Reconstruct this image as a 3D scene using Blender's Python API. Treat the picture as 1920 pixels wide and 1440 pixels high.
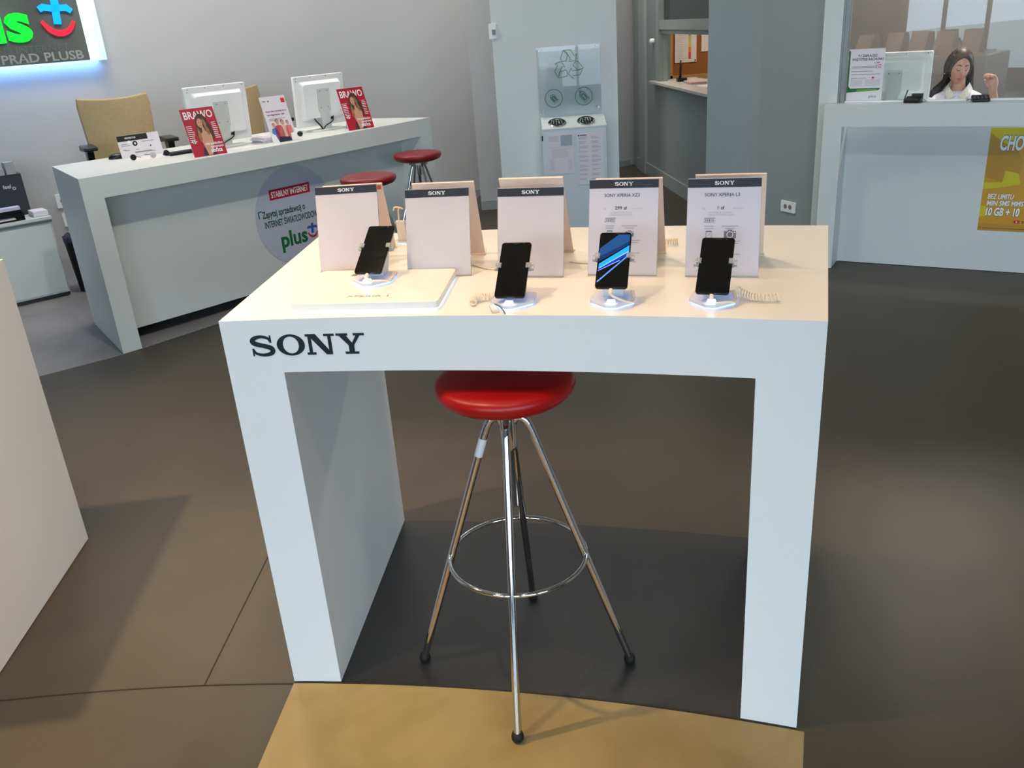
import bpy, bmesh, math, random
from math import sin, cos, pi, radians, atan2, hypot, sqrt, degrees
from mathutils import Vector, Matrix
random.seed(4)
for o in list(bpy.data.objects): bpy.data.objects.remove(o, do_unlink=True)
SC = bpy.context.scene; COL = SC.collection
V = Vector

# ------------------------------------------------------------------ camera
FPX = 1616.0; PITCH = radians(22.82); ROLL = radians(4.256); EYE = V((0, 0, 1.7))
f_ = V((0, cos(PITCH), -sin(PITCH))); u0 = V((0, sin(PITCH), cos(PITCH))); r0 = V((1, 0, 0))
r_ = cos(ROLL)*r0 - sin(ROLL)*u0; u_ = cos(ROLL)*u0 + sin(ROLL)*r0
cd = bpy.data.cameras.new('camera'); cam = bpy.data.objects.new('camera', cd); COL.objects.link(cam)
cd.sensor_width = 36; cd.lens = FPX/1920*36; cd.clip_start = .02; cd.clip_end = 200
cam.matrix_world = Matrix(((r_.x, u_.x, -f_.x, EYE.x), (r_.y, u_.y, -f_.y, EYE.y), (r_.z, u_.z, -f_.z, EYE.z), (0, 0, 0, 1)))
SC.camera = cam

# ------------------------------------------------------------------ world, exposure
SC.view_settings.view_transform = 'Standard'; SC.view_settings.look = 'None'
SC.view_settings.exposure = 0.32; SC.view_settings.gamma = 1.0; SC.view_settings.use_curve_mapping = False
W = bpy.data.worlds.new('sky'); SC.world = W; W.use_nodes = True
nt = W.node_tree; nt.nodes.clear()
wo = nt.nodes.new('ShaderNodeOutputWorld'); bg = nt.nodes.new('ShaderNodeBackground')
tc = nt.nodes.new('ShaderNodeTexCoord'); sp = nt.nodes.new('ShaderNodeSeparateXYZ'); rp = nt.nodes.new('ShaderNodeValToRGB')
nt.links.new(tc.outputs['Generated'], sp.inputs[0]); nt.links.new(sp.outputs['Z'], rp.inputs[0])
rp.color_ramp.elements[0].position = .0; rp.color_ramp.elements[0].color = (.42, .50, .60, 1)
rp.color_ramp.elements[1].position = .12; rp.color_ramp.elements[1].color = (.67, .86, 1.0, 1)
nt.links.new(rp.outputs[0], bg.inputs[0]); bg.inputs[1].default_value = 7.7
nt.links.new(bg.outputs[0], wo.inputs[0])

WARM = (1.0, .68, .39); NEUT = (1.0, .93, .84)
def spot(x, y, z, tx, ty, tz, e, size=70, blend=.6, rad=.045, color=WARM):
    l = bpy.data.lights.new('spot_lamp', 'SPOT'); l.energy = e; l.spot_size = radians(size); l.spot_blend = blend
    l.shadow_soft_size = rad; l.color = color
    o = bpy.data.objects.new('spot_lamp', l); COL.objects.link(o); o.location = (x, y, z)
    o.rotation_euler = (V((tx, ty, tz)) - V((x, y, z))).to_track_quat('-Z', 'Y').to_euler(); return o
CEIL = 3.5
SPOTS = [(-.12, 2.95, .08, 2.15, 76, 66), (.55, 2.9, .35, 2.1, 36, 60), (-.95, 2.7, -.35, 2.1, 30, 60),
         (-2.3, 2.2, -2.2, 2.0, 370, 85), (0.1, .7, .1, .9, 42, 75), (1.9, 1.7, 1.9, 1.9, 16, 95), (-1.1, 1.6, -1.1, 1.6, 120, 80), (-.55, 1.9, -1.75, 2.3, 80, 55)]
for x, y, tx, ty, e, s in SPOTS: spot(x, y, CEIL-.03, tx, ty, 1.0, e, s)
spot(-.7, 3.1, CEIL-.03, -1.7, 5.5, .55, 110, 62, .8, .05, NEUT); spot(1.9, 2.9, CEIL-.03, 2.9, 5.3, .7, 60, 55, .8, .05, (.95, .97, 1.0))  # added spots without fittings, to brighten the desk and counter fronts
def area(x, y, z, sx, sy, e, color=NEUT, rot=(0, 0, 0), portal=False):
    l = bpy.data.lights.new('area_lamp', 'AREA'); l.shape = 'RECTANGLE'; l.size = sx; l.size_y = sy; l.energy = e; l.color = color
    o = bpy.data.objects.new('area_lamp', l); COL.objects.link(o); o.location = (x, y, z); o.rotation_euler = rot
    if portal: l.cycles.is_portal = True
    return o
PANELS = [(-2.5, 6.2, 40), (-.9, 7.2, 23), (3.9, 6.75, 95), (.6, 5.0, 22), (1.25, 8.9, 34)]  # panels out of view; the last is added to brighten the passage
for x, y, e in PANELS: area(x, y, CEIL-.045, 1.2, .3, e)
area(2.75, 9.3, 2.45, .6, .6, 22, (1.0, .86, .66))        # lamp in the back office behind the service window

# ------------------------------------------------------------------ materials
def lin(c): return tuple((v/255/12.92 if v/255 <= .04045 else ((v/255+.055)/1.055)**2.4) for v in c)
_m = {}
def mat(name, c, rough=.5, metal=0, noise=.03, scale=8, emit=None, es=0, trans=0, ior=1.45, coat=0, bump=0, alpha=1, spec=.5):
    if name in _m: return _m[name]
    m = bpy.data.materials.new(name); m.use_nodes = True; t = m.node_tree; b = t.nodes['Principled BSDF']
    c = lin(c)
    b.inputs['Roughness'].default_value = rough; b.inputs['Metallic'].default_value = metal
    b.inputs['Specular IOR Level'].default_value = spec
    b.inputs['Transmission Weight'].default_value = trans; b.inputs['IOR'].default_value = ior
    b.inputs['Coat Weight'].default_value = coat; b.inputs['Alpha'].default_value = alpha
    if emit: b.inputs['Emission Color'].default_value = (*lin(emit), 1); b.inputs['Emission Strength'].default_value = es
    tcn = t.nodes.new('ShaderNodeTexCoord'); n = t.nodes.new('ShaderNodeTexNoise'); n.inputs['Scale'].default_value = scale
    n.inputs['Detail'].default_value = 5; t.links.new(tcn.outputs['Object'], n.inputs['Vector'])
    r = t.nodes.new('ShaderNodeValToRGB'); r.color_ramp.elements[0].position = .3; r.color_ramp.elements[1].position = .7
    r.color_ramp.elements[0].color = (*[max(0, v*(1-noise)) for v in c], 1); r.color_ramp.elements[1].color = (*[min(1, v*(1+noise)) for v in c], 1)
    t.links.new(n.outputs['Fac'], r.inputs[0]); t.links.new(r.outputs[0], b.inputs['Base Color'])
    if bump:
        bp = t.nodes.new('ShaderNodeBump'); bp.inputs['Strength'].default_value = bump; bp.inputs['Distance'].default_value = .002
        n2 = t.nodes.new('ShaderNodeTexNoise'); n2.inputs['Scale'].default_value = 180; t.links.new(tcn.outputs['Object'], n2.inputs['Vector'])
        t.links.new(n2.outputs['Fac'], bp.inputs['Height']); t.links.new(bp.outputs[0], b.inputs['Normal'])
    _m[name] = m; return m
def glass(name, tint=(1, 1, 1), rough=0, ior=1.5):
    """thin clear pane: mirror reflection by Fresnel over straight transmission"""
    if name in _m: return _m[name]
    m = bpy.data.materials.new(name); m.use_nodes = True; t = m.node_tree; t.nodes.clear()
    o = t.nodes.new('ShaderNodeOutputMaterial'); mx = t.nodes.new('ShaderNodeMixShader'); fr = t.nodes.new('ShaderNodeFresnel'); fr.inputs[0].default_value = ior
    tr = t.nodes.new('ShaderNodeBsdfTransparent'); tr.inputs[0].default_value = (*tint, 1)
    g = t.nodes.new('ShaderNodeBsdfGlossy'); g.inputs['Roughness'].default_value = rough
    t.links.new(fr.outputs[0], mx.inputs[0]); t.links.new(tr.outputs[0], mx.inputs[1]); t.links.new(g.outputs[0], mx.inputs[2]); t.links.new(mx.outputs[0], o.inputs[0])
    _m[name] = m; return m
LAM = mat('white_laminate', (226, 228, 229), .32, noise=.01, scale=3)
LAM2 = mat('grey_white_laminate', (210, 214, 212), .38, noise=.015, scale=2)
WALL = mat('grey_wall_paint', (182, 184, 187), .75, noise=.025, scale=1.3, bump=.15)
WALLB = mat('blue_grey_wall_paint', (140, 150, 152), .7, noise=.03, scale=1.5, bump=.15)
PILW = mat('white_wall_paint', (214, 221, 221), .6, noise=.015, scale=2, bump=.1)
WHITE = mat('white_plastic', (232, 233, 232), .35, noise=.01)
WPAP = mat('white_paper', (222, 216, 222), .6, noise=.01)
FROST = mat('frosted_sheet', (208, 199, 203), .22, noise=.05, scale=5)
CARDW = mat('lilac_card', (214, 206, 214), .5, noise=.01)
CREAM = mat('ivory_plastic', (238, 224, 200), .45, noise=.015)
BLACK = mat('black_plastic', (14, 15, 17), .35, noise=.1)
RUB = mat('black_rubber', (16, 16, 16), .7)
DARK = mat('charcoal_band', (38, 38, 48), .45, noise=.04)
INK = mat('black_ink', (12, 20, 28), .5)
GINK = mat('grey_ink', (120, 118, 128), .7)
LINK = mat('pale_grey_ink', (172, 170, 178), .7)
WINK = mat('white_ink', (240, 240, 240), .5)
GREEN = mat('green_ink', (20, 105, 55), .5)
DGREEN = mat('dark_green_ink', (10, 78, 50), .5)
BLUE = mat('blue_ink', (40, 95, 170), .5)
RED = mat('red_ink', (205, 30, 40), .5)
CRIM = mat('crimson_print', (176, 18, 44), .45, noise=.06, scale=30)
CHROME = mat('chrome', (215, 215, 218), .08, metal=1, noise=.01)
STEEL = mat('brushed_steel', (160, 160, 160), .3, metal=1)
REDL = mat('red_vinyl', (160, 10, 14), .36, noise=.03, scale=20)
REDD = mat('dark_red_vinyl', (128, 28, 34), .38, noise=.04, scale=20)
SCREEN = mat('phone_glass', (3, 3, 4), .06, noise=.0, coat=.5)
PHB = mat('phone_shell', (8, 8, 10), .2, metal=.3)
CLEAR = mat('clear_acrylic', (240, 240, 236), .12, trans=.75, ior=1.3, noise=.0)
ACR = mat('white_acrylic', (232, 234, 236), .12, trans=.25, ior=1.3, noise=.0)
LEDB = mat('blue_led', (170, 200, 255), .3, emit=(140, 180, 255), es=2.0)
LEDW = mat('white_led', (240, 245, 255), .3, emit=(225, 238, 255), es=3.2)
BEIGE = mat('beige_fabric', (168, 148, 112), .85, noise=.06, scale=60, bump=.5)
SKIN = mat('skin', (202, 150, 128), .5, noise=.05, scale=25)
HAIR = mat('brown_hair', (44, 30, 26), .45, noise=.35, scale=60)
SHIRT = mat('white_blouse_cloth', (226, 222, 232), .8, noise=.02)
CORK = mat('cork', (142, 92, 50), .9, noise=.12, scale=90)
WOOD = mat('pale_wood', (176, 138, 92), .5, noise=.1, scale=12)

def floor_mat(name, c1, c2, sc=1.2, rough=.42):
    m = bpy.data.materials.new(name); m.use_nodes = True; t = m.node_tree; b = t.nodes['Principled BSDF']
    tcn = t.nodes.new('ShaderNodeTexCoord'); n = t.nodes.new('ShaderNodeTexNoise'); n.inputs['Scale'].default_value = sc; n.inputs['Detail'].default_value = 8
    n.inputs['Roughness'].default_value = .6; n.inputs['Distortion'].default_value = .6
    t.links.new(tcn.outputs['Object'], n.inputs['Vector']); r = t.nodes.new('ShaderNodeValToRGB')
    r.color_ramp.elements[0].position = .35; r.color_ramp.elements[1].position = .68
    r.color_ramp.elements[0].color = (*lin(c1), 1); r.color_ramp.elements[1].color = (*lin(c2), 1)
    t.links.new(n.outputs['Fac'], r.inputs[0]); t.links.new(r.outputs[0], b.inputs['Base Color'])
    b.inputs['Roughness'].default_value = rough; b.inputs['Specular IOR Level'].default_value = .22
    n3 = t.nodes.new('ShaderNodeTexNoise'); n3.inputs['Scale'].default_value = 90; t.links.new(tcn.outputs['Object'], n3.inputs['Vector'])
    bp = t.nodes.new('ShaderNodeBump'); bp.inputs['Strength'].default_value = .12; bp.inputs['Distance'].default_value = .002
    t.links.new(n3.outputs['Fac'], bp.inputs['Height']); t.links.new(bp.outputs[0], b.inputs['Normal'])
    return m
FL_MAIN = floor_mat('brown_grey_flooring', (67, 62, 54), (77, 71, 61))
FL_TAN = floor_mat('tan_flooring', (134, 119, 80), (156, 139, 97), 3.0)
FL_SHADE = floor_mat('shade_painted_flooring', (45, 46, 48), (52, 53, 55), 2.0)
FL_CARP = floor_mat('grey_flooring', (128, 126, 128), (142, 140, 142), 2.0)

# ------------------------------------------------------------------ builders
def BM(): return bmesh.new()
def box(bm, x0, x1, y0, y1, z0, z1):
    vs = [bm.verts.new((x, y, z)) for z in (z0, z1) for x, y in ((x0, y0), (x1, y0), (x1, y1), (x0, y1))]
    for a in ((3, 2, 1, 0), (4, 5, 6, 7), (0, 1, 5, 4), (1, 2, 6, 5), (2, 3, 7, 6), (3, 0, 4, 7)): bm.faces.new([vs[i] for i in a])
    return bm
def extr(bm, A, B):
    """closed prism between loops A and B of equal length"""
    a = [bm.verts.new(p) for p in A]; b = [bm.verts.new(p) for p in B]; n = len(a)
    bm.faces.new(a[::-1]); bm.faces.new(b)
    for i in range(n): bm.faces.new((a[i], a[(i+1) % n], b[(i+1) % n], b[i]))
    return bm
def prz(bm, pts, z0, z1): return extr(bm, [(x, y, z0) for x, y in pts], [(x, y, z1) for x, y in pts])
def pry(bm, pts, y0, y1): return extr(bm, [(x, y0, z) for x, z in pts], [(x, y1, z) for x, z in pts])
def prx(bm, pts, x0, x1): return extr(bm, [(x0, y, z) for y, z in pts], [(x1, y, z) for y, z in pts])
def rrect(x0, x1, z0, z1, r, n=5):
    o = []
    for cx, cz, a in ((x1-r, z0+r, -pi/2), (x1-r, z1-r, 0), (x0+r, z1-r, pi/2), (x0+r, z0+r, pi)):
        for i in range(n+1): t = a + pi/2*i/n; o.append((cx+r*cos(t), cz+r*sin(t)))
    return o
def circ(cx, cz, r, n=32, rz=None): return [(cx+r*cos(2*pi*i/n), cz+(rz or r)*sin(2*pi*i/n)) for i in range(n)]
def tube(bm, pts, r, n=12, cap=True, closed=False):
    pts = [V(p) for p in pts]; rs = r if isinstance(r, (list, tuple)) else [r]*len(pts); rings = []; up = None; N = len(pts)
    for i, p in enumerate(pts):
        if closed: d = pts[(i+1) % N] - pts[i-1]
        else: d = pts[min(i+1, N-1)] - pts[max(i-1, 0)]
        if d.length < 1e-9: d = V((0, 0, 1))
        d.normalize()
        if up is None: up = V((0, 0, 1)) if abs(d.z) < .9 else V((1, 0, 0))
        s = d.cross(up).normalized(); up = s.cross(d).normalized()
        rings.append([bm.verts.new(p + rs[i]*(s*cos(2*pi*k/n) + up*sin(2*pi*k/n))) for k in range(n)])
    for i in range(N if closed else N-1):
        a, b = rings[i], rings[(i+1) % N]
        for k in range(n): bm.faces.new((a[k], a[(k+1) % n], b[(k+1) % n], b[k]))
    if cap and not closed: bm.faces.new(rings[0][::-1]); bm.faces.new(rings[-1])
    return bm
def lathe(bm, prof, n=48, c=(0, 0, 0), rot=None):
    rings = []
    for r, z in prof:
        if r < 1e-6: rings.append([bm.verts.new((0, 0, z))])
        else: rings.append([bm.verts.new((r*cos(2*pi*k/n), r*sin(2*pi*k/n), z)) for k in range(n)])
    new = [v for rr in rings for v in rr]
    for a, b in zip(rings, rings[1:]):
        for k in range(n):
            q = [a[k % len(a)], a[(k+1) % len(a)], b[(k+1) % len(b)], b[k % len(b)]]; u = []
            for v in q:
                if v not in u: u.append(v)
            if len(u) > 2:
                try: bm.faces.new(u)
                except ValueError: pass
    M = Matrix.Translation(c) @ (rot.to_4x4() if rot else Matrix())
    for v in new: v.co = M @ v.co
    return bm
def crom(P, n=6, closed=False):
    P = [V(p) for p in P]; o = []; N = len(P)
    for i in range(N if closed else N-1):
        p0 = P[i-1] if (i or closed) else P[0]; p1 = P[i]; p2 = P[(i+1) % N]; p3 = P[(i+2) % N] if (closed or i+2 < N) else P[-1]
        for k in range(n):
            t = k/n; o.append(.5*((2*p1) + (p2-p0)*t + (2*p0-5*p1+4*p2-p3)*t*t + (3*p1-p0-3*p2+p3)*t**3))
    if not closed: o.append(P[-1])
    return o
def ribbon(bm, pts, w, y=0, th=.0004, closed=False):
    """flat stroke of width w (number or list) along 2-D points in the x-z plane"""
    P = [V((p[0], p[1])) for p in pts]; N = len(P); ws = w if isinstance(w, (list, tuple)) else [w]*N; L = []; R = []
    for i in range(N):
        d = (P[(i+1) % N]-P[i-1]) if closed else (P[min(i+1, N-1)]-P[max(i-1, 0)])
        d.normalize(); nn = V((-d.y, d.x))*ws[i]/2; L.append(P[i]+nn); R.append(P[i]-nn)
    for i in range(N if closed else N-1):
        j = (i+1) % N; pry(bm, [tuple(R[i]), tuple(R[j]), tuple(L[j]), tuple(L[i])], y, y-th)
_t = [None]
def text(bm, s, x, z, h, w=None, al='L', y=0, bold=0, th=.0003, shear=0, M=None, slope=0):
    """lettering with cap height h, baseline z; x is the left edge, centre or right edge; optional total width w"""
    c = bpy.data.curves.new('t', 'FONT'); c.body = s; c.size = 1; c.offset = bold; c.resolution_u = 3; c.shear = shear
    o = bpy.data.objects.new('t', c); COL.objects.link(o); bpy.context.view_layer.update()
    dg = bpy.context.evaluated_depsgraph_get(); me = bpy.data.meshes.new_from_object(o.evaluated_get(dg))
    vs = [v.co.copy() for v in me.vertices]; fs = [tuple(p.vertices) for p in me.polygons]
    bpy.data.objects.remove(o); bpy.data.curves.remove(c); bpy.data.meshes.remove(me)
    if not vs: return bm
    x0 = min(v.x for v in vs); x1 = max(v.x for v in vs); k = h/.70; kx = w/(x1-x0) if w else k
    off = {'L': x0*kx, 'C': (x0+x1)/2*kx, 'R': x1*kx}[al]; nv = []
    for v in vs:
        p = V((v.x*kx-off, 0, v.y*k)); p.z += slope*p.x; p += V((x, y-th, z)); nv.append(bm.verts.new(M @ p if M else p))
    for f in fs:
        try: bm.faces.new([nv[i] for i in f])
        except ValueError: pass
    return bm
def obj(name, bm, m, parent=None, smooth=False, bevel=0, seg=2, M=None, link=True, auto=None):
    if M: bmesh.ops.transform(bm, matrix=M, verts=bm.verts)
    bmesh.ops.recalc_face_normals(bm, faces=bm.faces)
    me = bpy.data.meshes.new(name); bm.to_mesh(me); bm.free(); me.materials.append(m)
    o = bpy.data.objects.new(name, me); COL.objects.link(o)
    if parent: o.parent = parent
    if smooth:
        for p in me.polygons: p.use_smooth = True
        if auto: me.set_sharp_from_angle(angle=radians(auto))
    if bevel:
        b = o.modifiers.new('bevel', 'BEVEL'); b.width = bevel; b.segments = seg; b.limit_method = 'ANGLE'; b.angle_limit = radians(35)
    return o
def tag(o, label, cat, group=None, kind=None):
    o['label'] = label; o['category'] = cat
    if group: o['group'] = group
    if kind: o['kind'] = kind
    return o
def thing(name, label, cat, loc=(0, 0, 0), rz=0, group=None, M=None):
    o = bpy.data.objects.new(name, None); o.empty_display_size = .05; COL.objects.link(o)
    if M: o.matrix_world = M
    else: o.location = loc; o.rotation_euler = (0, 0, rz)
    return tag(o, label, cat, group)
def struct(name, bm, m, **k):
    o = obj(name, bm, m, **k)
    if not k.get('parent'): o['kind'] = 'structure'
    return o
def part(o, label): o['label'] = label; return o
def dup(root, loc, rz, label, group=None):
    c = root.copy(); COL.objects.link(c); c.location = loc; c.rotation_euler = (0, 0, rz); c['label'] = label
    if group: c['group'] = group
    for ch in root.children:
        d = ch.copy(); COL.objects.link(d); d.parent = c
        for g in ch.children:
            e = g.copy(); COL.objects.link(e); e.parent = d
    return c

# ---- marks
def sony(bm, x, z, h, w, y=0, th=.0004, warp=None):
    """serif SONY lettering, left edge x, baseline z, cap height h, total width w"""
    b = BM()
    S = [(.98, .70), (.86, .87), (.55, .945), (.25, .87), (.14, .73), (.27, .60), (.60, .505), (.93, .40), (1.03, .26), (.92, .11), (.58, .05), (.25, .13), (.12, .32)]
    ws = [.11, .13, .15, .20, .24, .24, .22, .24, .24, .20, .15, .13, .11]
    pts = crom([(a, c_, wd) for (a, c_), wd in zip(S, ws)], 5)
    ribbon(b, [(p.x, p.y) for p in pts], [p.z for p in pts], 0, th)
    pry(b, [(.93, .64), (1.03, .64), (1.03, 1.0), (.96, 1.0)], 0, -th); pry(b, [(.07, .38), (.17, .38), (.14, .0), (.07, .0)], 0, -th)
    ox = 1.30; n = 40
    for i in range(n):
        a, c_ = 2*pi*i/n, 2*pi*(i+1)/n
        f = lambda t, rx, rz: (ox+.62+rx*cos(t), .5+rz*sin(t))
        pry(b, [f(a, .37, .41), f(a, .66, .52), f(c_, .66, .52), f(c_, .37, .41)], 0, -th)
    nx = 2.64
    for q in ([(0, 1), (.48, 1), (.48, .885), (0, .885)], [(.11, .91), (.27, .91), (.27, .09), (.11, .09)], [(0, .115), (.42, .115), (.42, 0), (0, 0)],
              [(.12, .97), (.48, 1), (1.2, .0), (.90, .0)], [(1.04, .91), (1.2, .91), (1.2, 0), (1.04, .05)], [(.86, 1), (1.36, 1), (1.36, .885), (.86, .885)]):
        pry(b, [(nx+p[0], p[1]) for p in q], 0, -th)
    yx = 4.08
    for q in ([(0, 1), (.55, 1), (.55, .885), (0, .885)], [(.80, 1), (1.32, 1), (1.32, .885), (.80, .885)], [(.10, .93), (.44, .93), (.80, .42), (.54, .42)],
              [(.94, .93), (1.14, .93), (.80, .42), (.62, .38)], [(.54, .46), (.80, .46), (.80, .08), (.54, .08)], [(.34, .115), (1.0, .115), (.98, 0), (.36, 0)]):
        pry(b, [(yx+p[0], p[1]) for p in q], 0, -th)
    k = w/5.4
    for v in b.verts: v.co = V((x+v.co.x*k, y+v.co.y, z+v.co.z*h))
    if warp:
        for v in b.verts: v.co = warp(v.co)
    me = bpy.data.meshes.new('q'); b.to_mesh(me); b.free(); bm.from_mesh(me); bpy.data.meshes.remove(me); return bm
def plus_marks(x, z, h, y=0, th=.0005, s=1.0):
    """the little blue cross and the red smile, centre x, centre z, height h"""
    k = h/1.0; a = BM(); b = BM()
    P = lambda q: [(x+p[0]*k, z+p[1]*k) for p in q]
    ribbon(a, P([(-.02, -.18), (.0, .1), (.03, .32), (.03, .5)]), [.2*k, .2*k, .21*k, .2*k], y, th)
    ribbon(a, P([(-.42, .22), (-.30, .28), (-.1, .24), (.1, .24), (.3, .24), (.42, .14)]), [.16*k, .18*k, .17*k, .17*k, .18*k, .14*k], y, th)
    pts = crom([(-.42, -.08, 0), (-.25, -.32, 0), (0, -.42, 0), (.25, -.34, 0), (.42, -.12, 0)], 5)
    n = len(pts); ribbon(b, P([(p.x, p.y) for p in pts]), [(.03+.13*sin(pi*(.12+.76*i/(n-1))))*k for i in range(n)], y, th)
    return a, b

# ------------------------------------------------------------------ setting
RC = V((-1.238, -3.487))                       # the tables stand on a ring around this point
def polar(R, deg): return (RC.x+R*cos(radians(deg)), RC.y+R*sin(radians(deg)))
bm = BM(); box(bm, -7, 9, -6, 13, -.1, 0); struct('floor', bm, FL_MAIN)
def sector(R0, R1, a0, a1, n=24):
    return [polar(R1, a0+(a1-a0)*i/n) for i in range(n+1)] + [polar(R0, a1-(a1-a0)*i/n) for i in range(n+1)]
bm = BM(); prz(bm, sector(4.2, 5.472, 69.6, 84.2), -.001, .0015); struct('floor', bm, FL_TAN)
bm = BM(); prz(bm, sector(5.472, 6.33, 69.9, 84.2), -.001, .0012); struct('floor', bm, FL_SHADE)  # table's shade darkened into the floor colour over its footprint
bm = BM(); prz(bm, [(-7, 1.2), (-4.5, 2.74), (-2.7, 4.68), (-2.331, 4.947), (-.48, 7.0), (-.2, 9.3), (-6.9, 6.0)], -.001, .001); struct('floor', bm, FL_CARP)
SEAM = mat('dark_seam', (44, 38, 32), .8)
bm = BM(); prz(bm, sector(5.4695, 5.4725, 84.2, 96), 0, .0022); struct('trim_1', bm, SEAM)
bm = BM(); prz(bm, sector(5.47, 6.5, 86.95, 86.98), 0, .0022); struct('trim_2', bm, SEAM)
bm = BM(); prz(bm, sector(5.474, 5.479, 70.3, 83.3), 0, .0024); struct('trim_3', bm, SEAM)
bm = BM(); box(bm, -7, 9, -6, 13, CEIL, CEIL+.1); struct('ceiling', bm, mat('ceiling_paint', (225, 225, 222), .8))

WD = V((cos(radians(35)), sin(radians(35)))); WN = V((sin(radians(35)), -cos(radians(35))))      # back wall direction, outward normal
W0 = V((-3.557, 6.802)) - WN*.10
def wallpt(t, d=0): p = W0+WD*t+WN*d; return (p.x, p.y)
def slab(a, b, th, z0, z1):
    """wall slab whose visible face runs a to b, thickness to the left of a->b"""
    a = V(a); b = V(b); d = (b-a).normalized(); n = V((-d.y, d.x))*th
    bm = BM(); prz(bm, [tuple(a), tuple(b), tuple(b+n), tuple(a+n)], z0, z1); return bm
def wallrun(name, pts, th, z0, z1, m, **k):
    P = [V(p) for p in pts]; L = []
    for i, p in enumerate(P):
        d = (P[min(i+1, len(P)-1)]-P[max(i-1, 0)]).normalized(); L.append(p+V((-d.y, d.x))*th)
    bm = BM(); prz(bm, [tuple(p) for p in P]+[tuple(p) for p in L[::-1]], z0, z1); return struct(name, bm, m, **k)
a = wallpt(-4.2); b = wallpt(6.7)
struct('wall_back', slab(a, b, .15, 0, CEIL), WALL)
struct('baseboard_back', slab(wallpt(3.9, .012), wallpt(6.38, .012), .012, 0, .07), mat('grey_skirting', (150, 158, 158), .5))
bm = BM(); box(bm, -.17, .3, 8.50, 8.53, 0, .085); struct('baseboard_pillar', bm, _m['grey_skirting'])
struct('wall_nook', slab((-.17, 8.53), (.85, 8.53), .1, 0, CEIL), WALL)
struct('wall_left', slab((-7, -6), (-7, 4.6), .15, 0, CEIL), WALL)
struct('wall_right', slab((9, 5), (9, -6), .15, 0, CEIL), WALL)
struct('wall_east', slab((5.6, 5.0), (9, 5), .15, 0, CEIL), WALL)

# window front behind the camera: mullioned panes looking out on the street
FY = -5.2
bm = BM(); box(bm, -7, 9, FY-.15, FY, 0, .25); box(bm, -7, 9, FY-.15, FY, 3.15, CEIL)
for x0, x1 in ((-7, -6.2), (-3.5, -3.05), (-.35, .1), (2.8, 3.25), (5.9, 9)): box(bm, x0, x1, FY-.15, FY, .25, 3.15)
struct('wall_front', bm, mat('facade_grey', (110, 108, 104), .7))
GLZ = glass('window_glazing', (.97, .99, 1.0))
ALU = mat('dark_aluminium', (70, 70, 72), .4, metal=.6)
for i, (x0, x1) in enumerate(((-6.2, -3.5), (-3.05, -.35), (.1, 2.8), (3.25, 5.9))):
    bm = BM()
    for q in (x0+.03, (x0*2+x1)/3, (x0+x1*2)/3, x1-.03): box(bm, q-.03, q+.03, FY-.1, FY-.04, .25, 3.15)
    for zz in (.28, 2.2, 3.12): box(bm, x0, x1, FY-.1, FY-.04, zz-.03, zz+.03)
    w = struct('window_%d' % (i+1), bm, ALU)
    area((x0+x1)/2, FY-.2, 1.7, x1-x0, 2.9, 1, rot=(radians(90), 0, 0), portal=True)
    bm = BM(); box(bm, x0, x1, FY-.075, FY-.069, .25, 3.15); p = obj('pane', bm, GLZ, w)
bm = BM(); box(bm, -25, 25, -40, -6, -.3, -.15); struct('floor', bm, mat('street_paving', (150, 148, 144), .8))

# ------------------------------------------------------------------ portal table of the ring
R0, R1 = 5.479, 6.334; TA0, TA1 = 69.8, 84.2; TZ = 1.09; TT = .135
def tp(u, v, extra=0):
    """u 0..1 from the left end to the right end, v 0 front .. 1 back"""
    return polar(R0+(R1-R0)*v-extra, TA1+(TA0-TA1)*u)
def table(name, label, rot=0, lettering=True):
    base = V(polar((R0+R1)/2, (TA0+TA1)/2+rot))
    t = thing(name, label, 'table', (base.x, base.y, 0), 0)
    Mi = Matrix.Translation((-base.x, -base.y, 0)) @ Matrix.Translation((RC.x, RC.y, 0)) @ Matrix.Rotation(radians(rot), 4, 'Z') @ Matrix.Translation((-RC.x, -RC.y, 0))
    n = 28
    def plan(ua, ub):
        k = max(2, int(n*(ub-ua))+1)
        return [tp(ua+(ub-ua)*i/k, 0) for i in range(k+1)] + [tp(ub-(ub-ua)*i/k, 1) for i in range(k+1)]
    bm = BM(); prz(bm, plan(0, 1), TZ-TT, TZ); obj('tabletop', bm, LAM, t, M=Mi)
    for ua, ub in ((0, .1), (.9, 1)):
        bm = BM(); prz(bm, plan(ua, ub), .003, TZ-TT); obj('leg', bm, LAM, t, M=Mi)
    if lettering:
        arc = (TA1-TA0)*pi/180*R0
        def warp(c): p = tp(c.x/arc, 0, extra=.0006-c.y); return V((p[0], p[1], c.z))
        bm = BM(); sony(bm, .066, .999, .052, .284, warp=warp)
        part(obj('lettering', bm, INK, t, M=Mi), 'black serif brand lettering on the apron')
    return t
table('display_table', 'large white slab display table with black serif lettering and phones on it')
table('display_table', 'plain white slab table cut off by the left edge of the frame', 23.9, False)

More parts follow.
